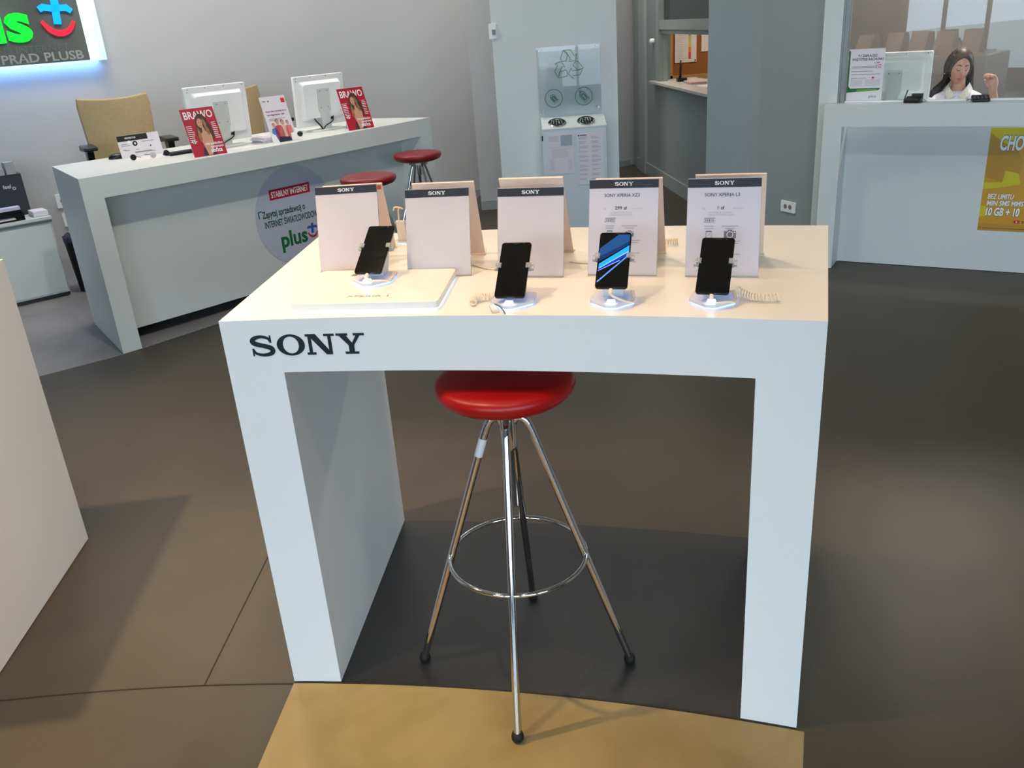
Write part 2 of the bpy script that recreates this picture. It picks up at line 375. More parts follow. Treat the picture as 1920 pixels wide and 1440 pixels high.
# ------------------------------------------------------------------ bar stool
def stool(name, label, loc, seat_z, rz=0, red=REDL, group=None, feet=.295):
    t = thing(name, label, 'stool', (loc[0], loc[1], 0), rz, group)
    bm = BM(); z = seat_z
    prof = [(0, z-.072), (.06, z-.070), (.12, z-.062), (.158, z-.050), (.172, z-.036), (.1765, z-.022), (.173, z-.010), (.162, z-.003), (.14, z), (0, z+.002)]
    obj('seat', lathe(bm, prof, 64), red, t, smooth=True)
    bm = BM(); lathe(bm, [(0, z-.085), (.07, z-.085), (.07, z-.068), (0, z-.068)], 32); obj('seat_plate', bm, STEEL, t, smooth=True, auto=40)
    hub = .775
    bm = BM(); lathe(bm, [(0, hub-.085), (.017, hub-.085), (.021, hub-.075), (.021, hub+.012), (0, hub+.012)], 24); obj('hub', bm, CHROME, t, smooth=True, auto=40)
    bm = BM(); lathe(bm, [(0, hub), (.011, hub), (.011, z-.08), (0, z-.08)], 16)
    pr = [(0, .52)]
    for i in range(60): zz = .52+i*.0035; pr += [(.0085, zz), (.0115, zz+.00175)]
    pr += [(0, .735)]
    lathe(bm, pr, 16); obj('screw_spindle', bm, mat('steel_thread', (150, 150, 152), .3, metal=.9), t, smooth=False)
    for k in range(4):
        a = -pi/2 + k*pi/2; d = V((cos(a), sin(a), 0))
        P = [d*.012+V((0, 0, hub-.012)), d*.022+V((0, 0, hub+.001)), d*.036+V((0, 0, hub+.002)), d*.05+V((0, 0, hub-.012)), d*.062+V((0, 0, hub-.04)), d*feet+V((0, 0, .02))]
        pts = crom(P[:5], 5)[:-1] + [P[4]+(P[5]-P[4])*i/6 for i in range(7)]
        bm = BM(); tube(bm, pts, .0105, 14); lg = obj('leg', bm, CHROME, t, smooth=True, auto=60)
        bm = BM(); lathe(bm, [(0, .003), (.012, .003), (.0158, .009), (.016, .019), (.013, .028), (0, .028)], 20, c=tuple(d*feet)); obj('rubber_foot', bm, RUB, lg, smooth=True)
        if k == 3 and name == 'bar_stool' and z > .88 and loc[1] < 3:
            p = P[4]+(P[5]-P[4])*.02; q = P[4]+(P[5]-P[4])*.09
            bm = BM(); tube(bm, [p, q], .0114, 14); part(obj('sticker', bm, WPAP, lg, smooth=True, auto=60), 'pale paper sticker')
    bm = BM(); rr = .185; tube(bm, [(rr*cos(2*pi*i/64), rr*sin(2*pi*i/64), .368) for i in range(64)], .0062, 10, closed=True)
    obj('foot_ring', bm, CHROME, t, smooth=True)
    return t
stool('bar_stool', 'red cushioned chrome bar stool standing under the display table', (-.018, 1.977), .895, radians(-6.7))
stool('bar_stool', 'dark red bar stool nearer the display table, half hidden behind the leftmost card', (-.80, 5.48), .875, .3, REDD, 'bar stools along the far service desk')
stool('bar_stool', 'dark red bar stool at the right end of the far service desk', (-.57, 6.53), .855, .6, REDD, 'bar stools along the far service desk')

# ------------------------------------------------------------------ display table contents
def price_card(x, y, deg, label, kind, h=.224, w=.172, back=.062):
    tilt = atan2(back, .216); M = Matrix.Translation((x, y, TZ)) @ Matrix.Rotation(radians(deg), 4, 'Z') @ Matrix.Rotation(-tilt, 4, 'X')
    t = thing('price_card_holder', label, 'price card holder', M=M)
    m = CARDW if kind else FROST
    bm = BM(); pry(bm, rrect(-w/2, w/2, .001, h, .002, 2), 0, .0022); obj('card', bm, m, t)
    bm = BM(); pry(bm, rrect(-w/2-.001, w/2+.001, .0006, h+.001, .002, 2), .0022, .0042)
    box(bm, -w/2, w/2, -.0015, .0022, 0, .004); obj('holder', bm, CLEAR, t)
    bm = BM(); box(bm, -w/2, w/2, -.0007, 0, h-.0215, h-.001); bd = obj('brand_band', bm, DARK, t)
    bm = BM(); sony(bm, -.0225, h-.0155, .0088, .046, y=-.0007, th=.0003); obj('lettering', bm, WINK, bd)
    if kind:
        bm = BM(); text(bm, kind[0], -.004, h-.0425, .0078, kind[3], 'C', -.0004, bold=.012)
        text(bm, kind[1], -.006, h-.0735, .0078, kind[4], 'C', -.0004, bold=.02); obj('printed_text', bm, mat('dark_grey_ink', (72, 70, 78), .6), t)
        bm = BM(); text(bm, 'OD', -.047, h-.0735, .0042, .008, 'C', -.0004)
        text(bm, 'NA START', .035, h-.0735, .0038, .026, 'C', -.0004)
        text(bm, 'W OFERCIE MIXPLUS I', -.006, h-.083, .0036, .055, 'C', -.0004); text(bm, 'Z SMARTFONEM PLUSABO', -.006, h-.089, .0036, .060, 'C', -.0004)
        for (sx, sz, ww) in ((-.033, -.129, .022), (.016, -.129, .040), (-.033, -.1345, .020), (.016, -.1345, .022), (.03, -.165, .026), (.03, -.170, .018), (.02, -.196, .045), (.03, -.218, .012)):
            box(bm, sx-ww/2, sx+ww/2, -.0006, -.0003, h+sz+.014, h+sz+.0162)
        obj('fine_print', bm, LINK, t)
        bm = BM(); cx, cz = -.033, h-.099                      # bordered parallelogram badge
        ribbon(bm, [(cx-.013, cz-.0045), (cx-.011, cz+.0045), (cx+.014, cz+.0045), (cx+.012, cz-.0045)], .0014, -.0004, closed=True)
        for k in range(5): box(bm, cx-.009+k*.0042, cx-.0065+k*.0042, -.0007, -.0004, cz-.002, cz+.002)
        obj('badge_pictogram', bm, GINK, t); bm = BM()
        cx, cz = -.033, h-.134                                  # small handset pictogram
        ribbon(bm, [(cx-.0065, cz-.009), (cx-.0065, cz+.009), (cx+.0065, cz+.009), (cx+.0065, cz-.009)], .0013, -.0004, closed=True)
        box(bm, cx-.0065, cx+.0065, -.0007, -.0004, cz+.0065, cz+.009); ribbon(bm, [(cx-.003, cz-.003), (cx+.003, cz+.003)], .0008, -.0004)
        obj('handset_pictogram', bm, GINK, t); bm = BM()
        cx, cz = .017, h-.134                                   # camera pictogram
        k = kind[2]
        ring = circ(cx, cz, .0042*k, 20); ribbon(bm, ring, .0022*k, -.0009, closed=True)
        pry(bm, rrect(cx-.0105*k, cx+.0105*k, cz-.0065*k, cz+.0062*k, .0012), -.0003, -.0006); box(bm, cx-.004*k, cx+.004*k, -.0006, -.0003, cz+.006*k, cz+.0088*k)
        obj('camera_pictogram', bm, GINK, t)
        bm = BM(); ribbon(bm, circ(cx, cz, .0052*k, 20), .0013*k, -.0012, closed=True); box(bm, cx+.0065*k, cx+.0095*k, -.001, -.0006, cz+.0028*k, cz+.005*k); obj('camera_highlight', bm, WPAP, t)
    return t
CARDS = [(-.4215, 2.341, -5, None, 'frosted blank card holder at the left end of the display table, behind the white platform', -.003, .24),
         (-.171, 2.218, -11, None, 'frosted blank card holder second from the left on the display table', -.003, .215),
         (.067, 2.145, -15.3, None, 'frosted blank card holder behind the leftmost handset that stands directly on the table', -.017, .252),
         (.2955, 2.0955, -17, ('SONY XPERIA XZ3', '299 zł', 1.0, .088, .030), 'white price card reading 299 zł behind the handset with blue stripes', 0, .22),
         (.5275, 2.022, -16.6, ('SONY XPERIA L3', '1 zł', 1.35, .082, .016), 'white price card reading 1 zł at the right end of the display table', .012, .2)]
PINK = mat('pink_cream_sheet', (236, 214, 202), .5, noise=.02)
REAR = ['plain tent panel leaning behind the leftmost frosted card, red mark at its top', 'plain tent panel leaning behind the second frosted card from the left',
        'plain tent panel leaning behind the middle frosted card', 'plain tent panel leaning behind the 299 zł price card', 'plain tent panel with a pink top edge leaning behind the 1 zł price card']
for i, (x, y, dg, kind, lb, sh, bk) in enumerate(CARDS):
    price_card(x, y, dg, lb, kind, [.233, .228, .226, .238, .236][i])
    R = Matrix.Rotation(radians(dg), 4, 'Z'); p = V((x, y, TZ)) + R @ V((sh, bk, 0))
    top = bk-.135; hh = .236
    M = Matrix.Translation(p) @ R @ Matrix.Rotation(atan2(top, hh), 4, 'X')
    t = thing('rear_card_holder', REAR[i], 'price card holder', M=M)
    L = hypot(top, hh)*[.875, .915, .945, .90, .925][i]; w = .086
    bm = BM(); pry(bm, rrect(-w, w, .001, L, .003, 2), 0, .003); obj('panel', bm, PINK, t)
    bm = BM(); box(bm, -w, w, .003, .03, .0, .003); box(bm, -w, w, -.004, 0, .0, .006); obj('foot', bm, CREAM, t)
    bm = BM(); prx(bm, [(0, L-.001), (0, L+.004), (.006, L+.004), (.006, L-.012), (.003, L-.012), (.003, L-.001)], -w, w); obj('top_fold', bm, PINK, t)
    if i == 0:
        bm = BM(); box(bm, w-.018, w-.004, -.001, 0, L-.014, L-.001); part(obj('red_mark', bm, mat('faded_red', (225, 90, 90), .5), t), 'small red printed corner')

def phone(label, P, up, deg, w, h, stripes=False, extras=None):
    Z = V(up).normalized(); X = V((cos(radians(deg)), sin(radians(deg)), 0)); X = (X - Z*X.dot(Z)).normalized(); Y = Z.cross(X)
    M = Matrix(((X.x, Y.x, Z.x, P[0]), (X.y, Y.y, Z.y, P[1]), (X.z, Y.z, Z.z, P[2]), (0, 0, 0, 1)))
    t = thing('smartphone', label, 'phone', M=M)
    bm = BM(); pry(bm, rrect(-w/2, w/2, 0, h, .007, 6), 0, .0078); obj('body', bm, PHB, t, bevel=.002, seg=3, smooth=True, auto=40)
    bm = BM(); pry(bm, rrect(-w/2+.0012, w/2-.0012, .0012, h-.0012, .006, 6), -.0004, .0005); s = obj('screen', bm, SCREEN, t)
    bm = BM(); box(bm, -.008, .008, -.0006, -.0003, h-.0055, h-.0045); obj('earpiece', bm, mat('dark_mesh', (34, 34, 36), .5), t)
    bm = BM(); pry(bm, circ(.018, h-.005, .0014, 12), -.0003, -.0006); obj('front_camera', bm, mat('lens_grey', (60, 60, 70), .2), t)
    if stripes:
        def st(nm, col, q, y, es=.9):
            bm = BM(); pry(bm, [(a*w-w/2, b*h) for a, b in q], y, y-.0001); obj('wallpaper_band', bm, mat(nm, col, .2, emit=col, es=es, noise=0), s)
        st('navy_glow', (14, 58, 108), [(.04, .70), (.96, .955), (.96, .83), (.04, .545)], -.0004)
        st('navy_glow', (14, 58, 108), [(.04, .70), (.60, .955), (.96, .955)], -.0004)
        st('deep_blue_glow', (2, 36, 84), [(.04, .545), (.96, .83), (.96, .77), (.05, .46)], -.0005)
        st('bright_blue_glow', (20, 132, 240), [(.06, .42), (.96, .755), (.96, .645), (.06, .335)], -.0006)
        st('line_blue_glow', (150, 200, 255), [(.06, .34), (.96, .65), (.96, .64), (.06, .332)], -.0007)
        st('royal_glow', (0, 40, 150), [(.06, .332), (.96, .64), (.96, .58), (.05, .30)], -.0006)
        st('lilac_glow', (122, 130, 240), [(.05, .300), (.70, .49), (.70, .475), (.05, .288)], -.0008)
        st('steel_blue_glow', (70, 120, 200), [(.04, .11), (.96, .59), (.96, .56), (.06, .085)], -.0008)
    return t
def holder(x, y, deg, z0, ph_tilt, label, glow=1.0, hsz=.156, clips=.036, plug=True, coil=None, lift=.025, dx=0):
    """white acrylic phone stand with a glowing foot; origin under the bottom edge of the phone, tip pointing to the viewer"""
    t = thing('phone_stand', label, 'phone stand', (x, y, z0), radians(deg))
    tip = -.018
    pl = [(0, tip), (.012, tip+.002), (.045, .018), (.052, .026), (.052, .034), (.045, .095), (-.045, .095), (-.052, .034), (-.052, .026), (-.045, .018), (-.012, tip+.002)]
    bm = BM(); prz(bm, pl, .0035, .011); obj('foot_plate', bm, ACR, t, bevel=.0015)
    sm = .93; bm = BM(); prz(bm, [(a*sm, (b-.03)*sm+.03) for a, b in pl], .0, .0034); obj('led_strip', bm, LEDB, t)
    bm = BM(); box(bm, -.009, .009, tip+.003, tip+.019, .0112, .019); obj('status_light', bm, LEDW, t, bevel=.002)
    u = V((0, cos(ph_tilt), sin(ph_tilt))); n = V((0, -sin(ph_tilt), cos(ph_tilt)))     # up the phone, out of its screen
    b0 = V((0, 0, lift))
    m1 = b0+u*.035-n*.0165; m2 = b0+u*.115-n*.0165
    bm = BM()
    prx(bm, [(m1.y, m1.z), (m2.y, m2.z), (m2.y+.010, m2.z-.006), (.085, .011), (.045, .011)], -.024, .024)
    obj('support', bm, ACR, t, bevel=.002)
    bm = BM(); c0 = b0+u*.05-n*.0125; c1 = b0+u*.105-n*.0125
    extr(bm, [(-.02, c0.y, c0.z), (.02, c0.y, c0.z), (.02, c1.y, c1.z), (-.02, c1.y, c1.z)], [tuple(V(q)+n*.0035) for q in ((-.02, c0.y, c0.z), (.02, c0.y, c0.z), (.02, c1.y, c1.z), (-.02, c1.y, c1.z))]); obj('grip_plate', bm, WHITE, t)
    for s in (-1, 1):
        bm = BM(); h = hsz*.52
        for d, (xa, xb, na, nb) in (((0), (clips+.0008, clips+.0045, -.012, .0035)), ((1), (clips-.0065, clips+.0045, .0015, .0045)), ((2), (.018, clips+.0045, -.0135, -.0095)), ((3), (clips+.002, clips+.011, -.012, -.003))):
            A = [V((s*xx, (b0+u*(h+q)).y, (b0+u*(h+q)).z)) for q, xx in ((0, xa), (0, xb), (.013, xb), (.013, xa))]
            extr(bm, [p+n*na for p in A], [p+n*nb for p in A])
        obj('clip', bm, CLEAR, t)
    if plug:
        q0 = b0-u*.002+n*-.004+V((dx, 0, 0)); bm = BM()
        pts = crom([q0, q0-u*.012+V((0, 0, 0)), q0-u*.016+V((.008, 0, -.004)), V((dx+.035, -.002, .014)), V((dx+.05, .02, .008)), V((dx+.04, .08, .014))], 6)
        tube(bm, pts, [.0048]*7+[.0024]*(len(pts)-7), 10); obj('charging_cable', bm, CREAM, t, smooth=True)
    if coil:
        bm = BM(); ctr = crom(coil, 8); N = len(ctr); pts = []
        turns = 15
        for i in range(turns*10):
            s = i/(turns*10-1)*(N-1); k = min(int(s), N-2); p = ctr[k].lerp(ctr[k+1], s-k); d = (ctr[k+1]-ctr[k]).normalized()
            a = V((0, 0, 1)); b_ = d.cross(a).normalized(); an = 2*pi*i/10; pts.append(p+(a*cos(an)+b_*sin(an))*.0075)
        tube(bm, pts, .0017, 6); obj('coiled_cable', bm, CREAM, t, smooth=True)
    return t
BZ = TZ+.022
PH = [((-.340, 2.100, 1.146), (.035, .15, .091), -13, .072, .167, BZ), ((.008, 1.900, 1.117), (.029, .12, .0985), -14, .072, .156, TZ),
      ((.236, 1.850, 1.1365), (.029, .115, .089), -13, .073, .158, TZ), ((.450, 1.800, 1.122), (.040, .11, .090), -19, .073, .154, TZ)]
PL = ['long black handset held upright on the white raised platform', 'black handset standing directly on the table in front of the middle frosted card', 'handset with diagonal blue stripes on its lit screen',
      'black handset in front of the 1 zł price card']
SL = ['white stand of the handset on the raised platform, glowing foot', 'glowing white stand of the dark handset in front of the middle frosted card', 'glowing white stand of the handset with blue stripes', 'glowing white stand of the rightmost handset, coiled cable at its right']
CO = [None, [(-.04, .06, .012), (-.075, .055, .011), (-.095, .035, .011), (-.09, .012, .011)], None, [(.05, .07, .02), (.075, .055, .012), (.105, .045, .011), (.14, .052, .011)]]
for i, (P, up, dg, w, h, z0) in enumerate(PH):
    phone(PL[i], P, up, dg, w, h, i == 2)
    tilt = atan2(up[2], hypot(up[0], up[1])); holder(P[0], P[1], dg if i else -13, z0, tilt, SL[i], hsz=h, clips=w/2, coil=CO[i], lift=P[2]-z0, plug=(i != 1), dx=(0, 0, 0, 0)[i])
# lifted flap and anti-theft tag under the second handset
tg = thing('security_tag', 'small grey clear tag hanging below the dark handset in front of the middle card', 'tag', (-.022, 1.872, TZ), radians(20))
bm = BM(); prx(bm, [(0, .001), (.024, .014), (.0265, .011), (.004, 0)], -.009, .007); obj('tag_plate', bm, CLEAR, tg)
bm = BM(); tube(bm, crom([(.004, .024, .014), (.012, .012, .010), (.014, -.01, .003), (.012, -.02, .0015)], 5), .0012, 6); obj('wire', bm, BLACK, tg, smooth=True)
# rear devices partly seen past the cards
rs = holder(-.287, 2.68, 160, TZ, 1.0, 'white stand facing away between the two leftmost card holders', coil=None, plug=False, lift=.03)
rs.scale = (.6, .6, .6)
bm = BM(); tube(bm, crom([V(q)*1.62 for q in ((.02, .05, .105), (.005, .07, .118), (-.015, .08, .12), (-.02, .065, .113), (.0, .055, .108), (.01, .04, .03))], 6), .0036, 8); obj('cable_loop', bm, CREAM, rs, smooth=True)
cc = holder(.36, 2.45, 165, TZ, .8, 'white stand facing away behind the 299 zł card with a coiled cable', coil=[(-.03, .06, .012), (-.08, .06, .011), (-.12, .055, .011), (-.15, .05, .011)], plug=False, lift=.028)
cb = BM(); tube(cb, crom([(-.10, 2.33, TZ+.0025), (-.05, 2.26, TZ+.0025), (.0, 2.23, TZ+.0025), (.04, 2.24, TZ+.0025), (.06, 2.28, TZ+.0025)], 8), .0022, 8)
tag(obj('cable', cb, CREAM, smooth=True), 'thin cream cable lying between the second and middle card holders', 'cable')
cb = BM(); tube(cb, crom([(.18, 2.26, TZ+.002), (.24, 2.225, TZ+.002), (.32, 2.21, TZ+.002), (.36, 2.23, TZ+.002)], 8), .0018, 8)
tag(obj('cable', cb, CREAM, smooth=True), 'thin cream cable lying behind the 299 zł price card', 'cable')

# raised platform
pc = [(-.520, 1.989), (-.159, 1.924), (-.123, 2.206), (-.488, 2.282)]; cx_, cy_ = -.32, 2.10
t = thing('display_platform', 'flat white raised platform with pale lettering and light glowing under it', 'platform', (cx_, cy_, TZ))
def rpoly(P, r):
    o = []; n = len(P)
    for i in range(n):
        p = V(P[i]); a = (V(P[i-1])-p).normalized(); b = (V(P[(i+1) % n])-p).normalized()
        for k in range(7): s = k/6; o.append(tuple((1-s)**2*(p+a*r) + 2*s*(1-s)*p + s*s*(p+b*r)))
    return o
lp = [(x-cx_, y-cy_) for x, y in pc]
bm = BM(); prz(bm, rpoly(lp, .018), .005, .022); obj('platform_body', bm, LAM, t, bevel=.001)
bm = BM(); prz(bm, rpoly([(x*.965, y*.965) for x, y in lp], .018), .0, .0048); obj('underglow', bm, mat('underglow_led', (230, 240, 255), .3, emit=(205, 225, 255), es=2.2), t)
Mt = Matrix.Translation((0, 0, .0224)) @ Matrix.Rotation(radians(-11), 4, 'Z') @ Matrix.Rotation(radians(-90), 4, 'X')
PALE = mat('faint_gold_ink', (170, 150, 120), .4)
bm = BM(); text(bm, 'XPERIA 1', 0.005, -.098, .013, .105, 'C', 0, M=Mt); part(obj('lettering', bm, PALE, t), 'pale product lettering')
bm = BM(); sony(bm, 0, 0, .016, .082); bmesh.ops.transform(bm, matrix=Mt @ Matrix.Translation((-.10, 0, .088)), verts=bm.verts); obj('lettering', bm, mat('soft_grey_ink', (120, 110, 100), .5), t)

# ------------------------------------------------------------------ far service desk (left)
LF = V((-2.334, 4.952)); LR = V((-.483, 7.003)); LBL = V((-2.801, 5.641)); LBR = V((-1.205, 7.41)); LZ = 1.05
def lc(u, v, d=0):
    a = LF.lerp(LR, u); b = LBL.lerp(LBR, u); c = (LR-LF).normalized(); n = V((c.y, -c.x))
    a = a + n*(.062*4*u*(1-u)); b = b + n*(.05*4*u*(1-u)); dr = (b-a).normalized()
    p = a.lerp(b, v) + dr*d; return (p.x, p.y)
def lplan(ua, ub, va=0, vb=1, da=0):
    k = max(2, int(24*(ub-ua))); return [lc(ua+(ub-ua)*i/k, va, da) for i in range(k+1)] + [lc(ub-(ub-ua)*i/k, vb, 0) for i in range(k+1)]
t = thing('service_desk', 'long curved white service desk by the back wall with two monitors on it', 'desk')
bm = BM(); prz(bm, lplan(0, 1), LZ-.125, LZ); obj('desktop', bm, LAM2, t)
for ua, ub in ((0, .042), (.955, 1)):
    bm = BM(); prz(bm, lplan(ua, ub), .003, LZ-.125); obj('leg', bm, LAM2, t)
def band(va, ua=.042, ub=.955, th=.02, d=.0):
    k = 24; A = [lc(ua+(ub-ua)*i/k, va, d) for i in range(k+1)]; B = [lc(ub-(ub-ua)*i/k, va, d+th) for i in range(k+1)]; return A+B
bm = BM(); prz(bm, band(0, d=.2), .075, LZ-.126); fp = obj('front_panel', bm, LAM2, t)
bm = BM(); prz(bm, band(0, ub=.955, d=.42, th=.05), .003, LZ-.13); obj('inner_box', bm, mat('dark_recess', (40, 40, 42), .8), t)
# round sticker following the panel
c_ = (LR-LF).normalized()
def lwarp(p):
    L = (LR-LF).length; u = p.x/L
    q = V(lc(u, 0, .2)); n = V((c_.y, -c_.x)); q += n*(.0015-p.y); return V((q.x, q.y, p.z))
def warpbm(b, name, m, parent):
    for v in b.verts: v.co = lwarp(v.co)
    return obj(name, b, m, parent)
lcx, lcz, lr = 1.49, .535, .345
STK = mat('pale_lilac_film', (186, 190, 206), .45, noise=.01)
st = BM()
for i in range(24):
    a, b = pi*i/24, pi*(i+1)/24
    pry(st, [(lcx-lr*cos(a), lcz-lr*sin(a)), (lcx-lr*cos(b), lcz-lr*sin(b)), (lcx-lr*cos(b), lcz+lr*sin(b)), (lcx-lr*cos(a), lcz+lr*sin(a))] if 0 < i < 23 else
        ([(lcx-lr, lcz), (lcx-lr*cos(b), lcz-lr*sin(b)), (lcx-lr*cos(b), lcz+lr*sin(b))] if i == 0 else [(lcx-lr*cos(a), lcz-lr*sin(a)), (lcx+lr, lcz), (lcx-lr*cos(a), lcz+lr*sin(a))]), 0, -.0006)
bmesh.ops.remove_doubles(st, verts=st.verts, dist=1e-6)
stk = warpbm(st, 'round_sticker', STK, None); tag(stk, 'round lilac internet sticker on the front panel of the far desk', 'sticker')
bm = BM()
for i in range(12): pry(bm, [(1.29+.0296*i, .672), (1.29+.0296*(i+1), .672), (1.29+.0296*(i+1), .742), (1.29+.0296*i, .742)], -.0006, -.0012)
bmesh.ops.remove_doubles(bm, verts=bm.verts, dist=1e-6)
bl = warpbm(bm, 'red_strip', CRIM, stk)
bm = BM(); text(bm, 'STABILNY INTERNET', 1.467, .687, .040, .325, 'C', -.0018, bold=.02); warpbm(bm, 'lettering', WINK, bl)
bm = BM(); text(bm, 'Zapytaj sprzedawcą o', 1.205, .562, .046, .372, 'L', -.001, bold=.025); text(bm, 'INTERNET ŚWIATŁOWODOWY', 1.212, .492, .044, .49, 'L', -.001, bold=.025)
ribbon(bm, [(1.178, .565), (1.178, .612), (1.206, .612)], .009, -.001); warpbm(bm, 'lettering', DGREEN, stk)
bm = BM(); text(bm, 'plus', 1.325, .335, .106, .235, 'L', -.001, bold=.03); warpbm(bm, 'lettering', GREEN, stk)
a, b = plus_marks(1.612, .400, .105, -.001); warpbm(a, 'blue_cross', BLUE, stk); warpbm(b, 'red_smile', RED, stk)

# things on the desk
LA = radians(44)
def monitor(label, x, y, z, deg, w=.43, h=.36, zb=.035, plate=.26, neck=.24):
    t = thing('monitor', label, 'monitor', (x, y, z), radians(deg), 'white computer monitors seen from behind')
    # viewer sees the back: local -y faces the viewer, display side on +y
    lean = .16
    Ml = Matrix.Translation((0, -.0, zb)) @ Matrix.Rotation(lean*.5, 4, 'X')
    bm = BM(); pry(bm, rrect(-w/2, w/2, 0, h, .006, 3), 0, .03); hs = obj('housing', bm, WHITE, t, bevel=.003, M=Ml)
    bm = BM(); A = rrect(-w/2+.05, w/2-.05, .06, h-.055, .02, 4); B = rrect(-w/2+.03, w/2-.03, .04, h-.032, .025, 4)
    extr(bm, [(x, -.036, z) for x, z in A], [(x, 0, z) for x, z in B]); bc = obj('back_cover', bm, WHITE, t, M=Ml, bevel=.003)
    bm = BM(); pry(bm, rrect(-.05, .05, .10 if plate > .2 else .04, plate, .004), -.045, -.036); obj('mount_plate', bm, mat('pale_grey_metal', (200, 204, 200), .45), t, M=Ml)
    bm = BM(); extr(bm, [(-.038, -.058, .0), (.038, -.058, 0), (.038, -.052, neck), (-.038, -.052, neck)], [(-.038, -.03, .0), (.038, -.03, 0), (.038, -.03, neck), (-.038, -.03, neck)]); obj('stand_neck', bm, mat('pale_grey_metal', (200, 204, 200)), t, bevel=.002)
    bm = BM(); prz(bm, rrect(-.13, .13, -.075, .13, .02), 0, .012); obj('stand_base', bm, WHITE, t, bevel=.003)
    bm = BM()
    for a, b in ((-.03, plate-.015), (.03, plate-.015), (-.03, plate-.13), (.03, plate-.13), (-.19, h-.012), (-.07, h-.010), (.06, h-.010), (.19, h-.012), (-w/2+.02, h-.03)):
        pry(bm, circ(a, b, .0032, 8), -.0465 if abs(a) < .05 and b < .3 else -.0006, 0)
    obj('screws', bm, mat('dark_screw', (60, 60, 60), .5), t, M=Ml)
    bm = BM(); tube(bm, crom([(-.09, -.03, .10), (-.085, -.045, .075), (-.06, -.055, .04), (-.045, -.065, .006)], 5), .0055, 8)
    tube(bm, crom([(.075, -.03, .12), (.07, -.04, .09), (.045, -.062, .06), (-.02, -.066, .035), (-.045, -.067, .008)], 6), .0035, 8)
    box(bm, -.105, -.065, -.035, -.01, .095, .12); box(bm, .06, .075, -.034, -.01, .07, .13)
    obj('cable', bm, BLACK, t, smooth=True, auto=40)
    return t
monitor('white monitor seen from behind, between the left red magazine and the leaflet', -1.815, 6.03, LZ, 42)
monitor('white monitor seen from behind, beside the right red magazine', -1.25, 6.66, LZ, 43, w=.42, h=.35)

def magazine(label, x, y, deg):
    M = Matrix.Translation((x, y, LZ)) @ Matrix.Rotation(radians(deg), 4, 'Z') @ Matrix.Rotation(radians(-20), 4, 'X')
    t = thing('magazine', label, 'magazine', M=M, group='red magazines on the far desk')
    w, h = .215, .300
    bm = BM(); box(bm, -w/2, w/2, 0, .004, .001, h); obj('pages', bm, WPAP, t)
    bm = BM(); box(bm, -w/2, w/2, -.0006, 0, .001, h); cv = obj('cover', bm, CRIM, t)
    bm = BM(); text(bm, 'BRAWO', 0, h-.064, .046, .185, 'C', -.0008, bold=.015)
    for k in range(9):
        wd = random.uniform(.03, .042); box(bm, -.100, -.098+wd, -.0009, -.0006, .19-k*.012, .194-k*.012)
        wd = random.uniform(.025, .035); box(bm, .066, .066+wd, -.0009, -.0006, .2-k*.012, .204-k*.012)
    text(bm, 'Nie pokłóciłam', .098, .066, .015, .11, 'R', -.0024, bold=.02); text(bm, 'wewnętrznego', .098, .046, .015, .085, 'R', -.0024, bold=.02); text(bm, 'słońca', .045, .018, .026, .075, 'C', -.0024, bold=.03)
    text(bm, '15', -.09, .085, .024, .022, 'L', -.0009, bold=.02); obj('cover_lettering', bm, WINK, cv)
    C3 = lambda L: [(p.x, p.y) for p in crom([(a, b, 0) for a, b in L], 4, True)]
    bm = BM(); pry(bm, C3([(-.030, .225), (-.012, .258), (.014, .262), (.034, .245), (.05, .205), (.062, .16), (.060, .115), (.045, .085), (.02, .08), (-.02, .085), (-.040, .11), (-.046, .145), (-.038, .18)]), -.001, -.0013); obj('printed_hair', bm, mat('hair_print', (74, 46, 36), .5, noise=.4, scale=40), cv)
    bm = BM(); pry(bm, C3([(-.020, .225), (-.006, .236), (.007, .226), (.010, .206), (.003, .186), (-.008, .176), (-.019, .186), (-.025, .205)]), -.0013, -.0016); obj('printed_face', bm, mat('skin_print', (206, 150, 124), .5, noise=.08, scale=30), cv)
    bm = BM(); pry(bm, [(-.004, .18), (.006, .19), (.012, .155), (.036, .145), (.046, .118), (.04, .07), (.03, .03), (.02, .004), (-.012, .004), (-.022, .06), (-.030, .10), (-.026, .132), (-.006, .152)], -.0013, -.0016); obj('printed_shoulders', bm, _m['skin_print'], cv)
    bm = BM(); pry(bm, C3([(.012, .235), (.028, .215), (.032, .18), (.040, .15), (.030, .125), (.020, .15), (.016, .185)]), -.0016, -.0018); pry(bm, C3([(-.03, .18), (-.024, .165), (-.020, .13), (-.022, .10), (-.036, .095), (-.040, .13)]), -.0016, -.0018)
    obj('printed_curls', bm, mat('curl_print', (160, 108, 72), .5, noise=.4, scale=50), cv)
    bm = BM(); box(bm, -.018, -.011, -.0019, -.0016, .206, .2085); box(bm, -.004, .004, -.0019, -.0016, .207, .2095); box(bm, -.013, -.004, -.0019, -.0016, .189, .1915); obj('printed_features', bm, mat('feature_print', (90, 40, 36), .6), cv)
    bm = BM(); pry(bm, [(-.045, .002), (-.034, .05), (-.022, .06), (-.012, .002)], -.0016, -.0018); pry(bm, [(.012, .002), (.026, .03), (.045, .002)], -.0016, -.0018); obj('printed_dress', bm, mat('dress_print', (60, 40, 60), .6), cv)
    Mx = Matrix.Rotation(radians(20), 4, 'X')
    bm = BM(); extr(bm, [(-.03, .005, .22), (.03, .005, .22), (.03, .008, .22), (-.03, .008, .22)], [tuple(Mx @ V(q)) for q in ((-.03, .17, 0.0), (.03, .17, 0.0), (.03, .173, 0.0), (-.03, .173, 0.0))]); obj('easel_back', bm, CLEAR, t)
    return t
magazine('red magazine standing on the desk in front of the left monitor', -1.775, 5.597, 40)
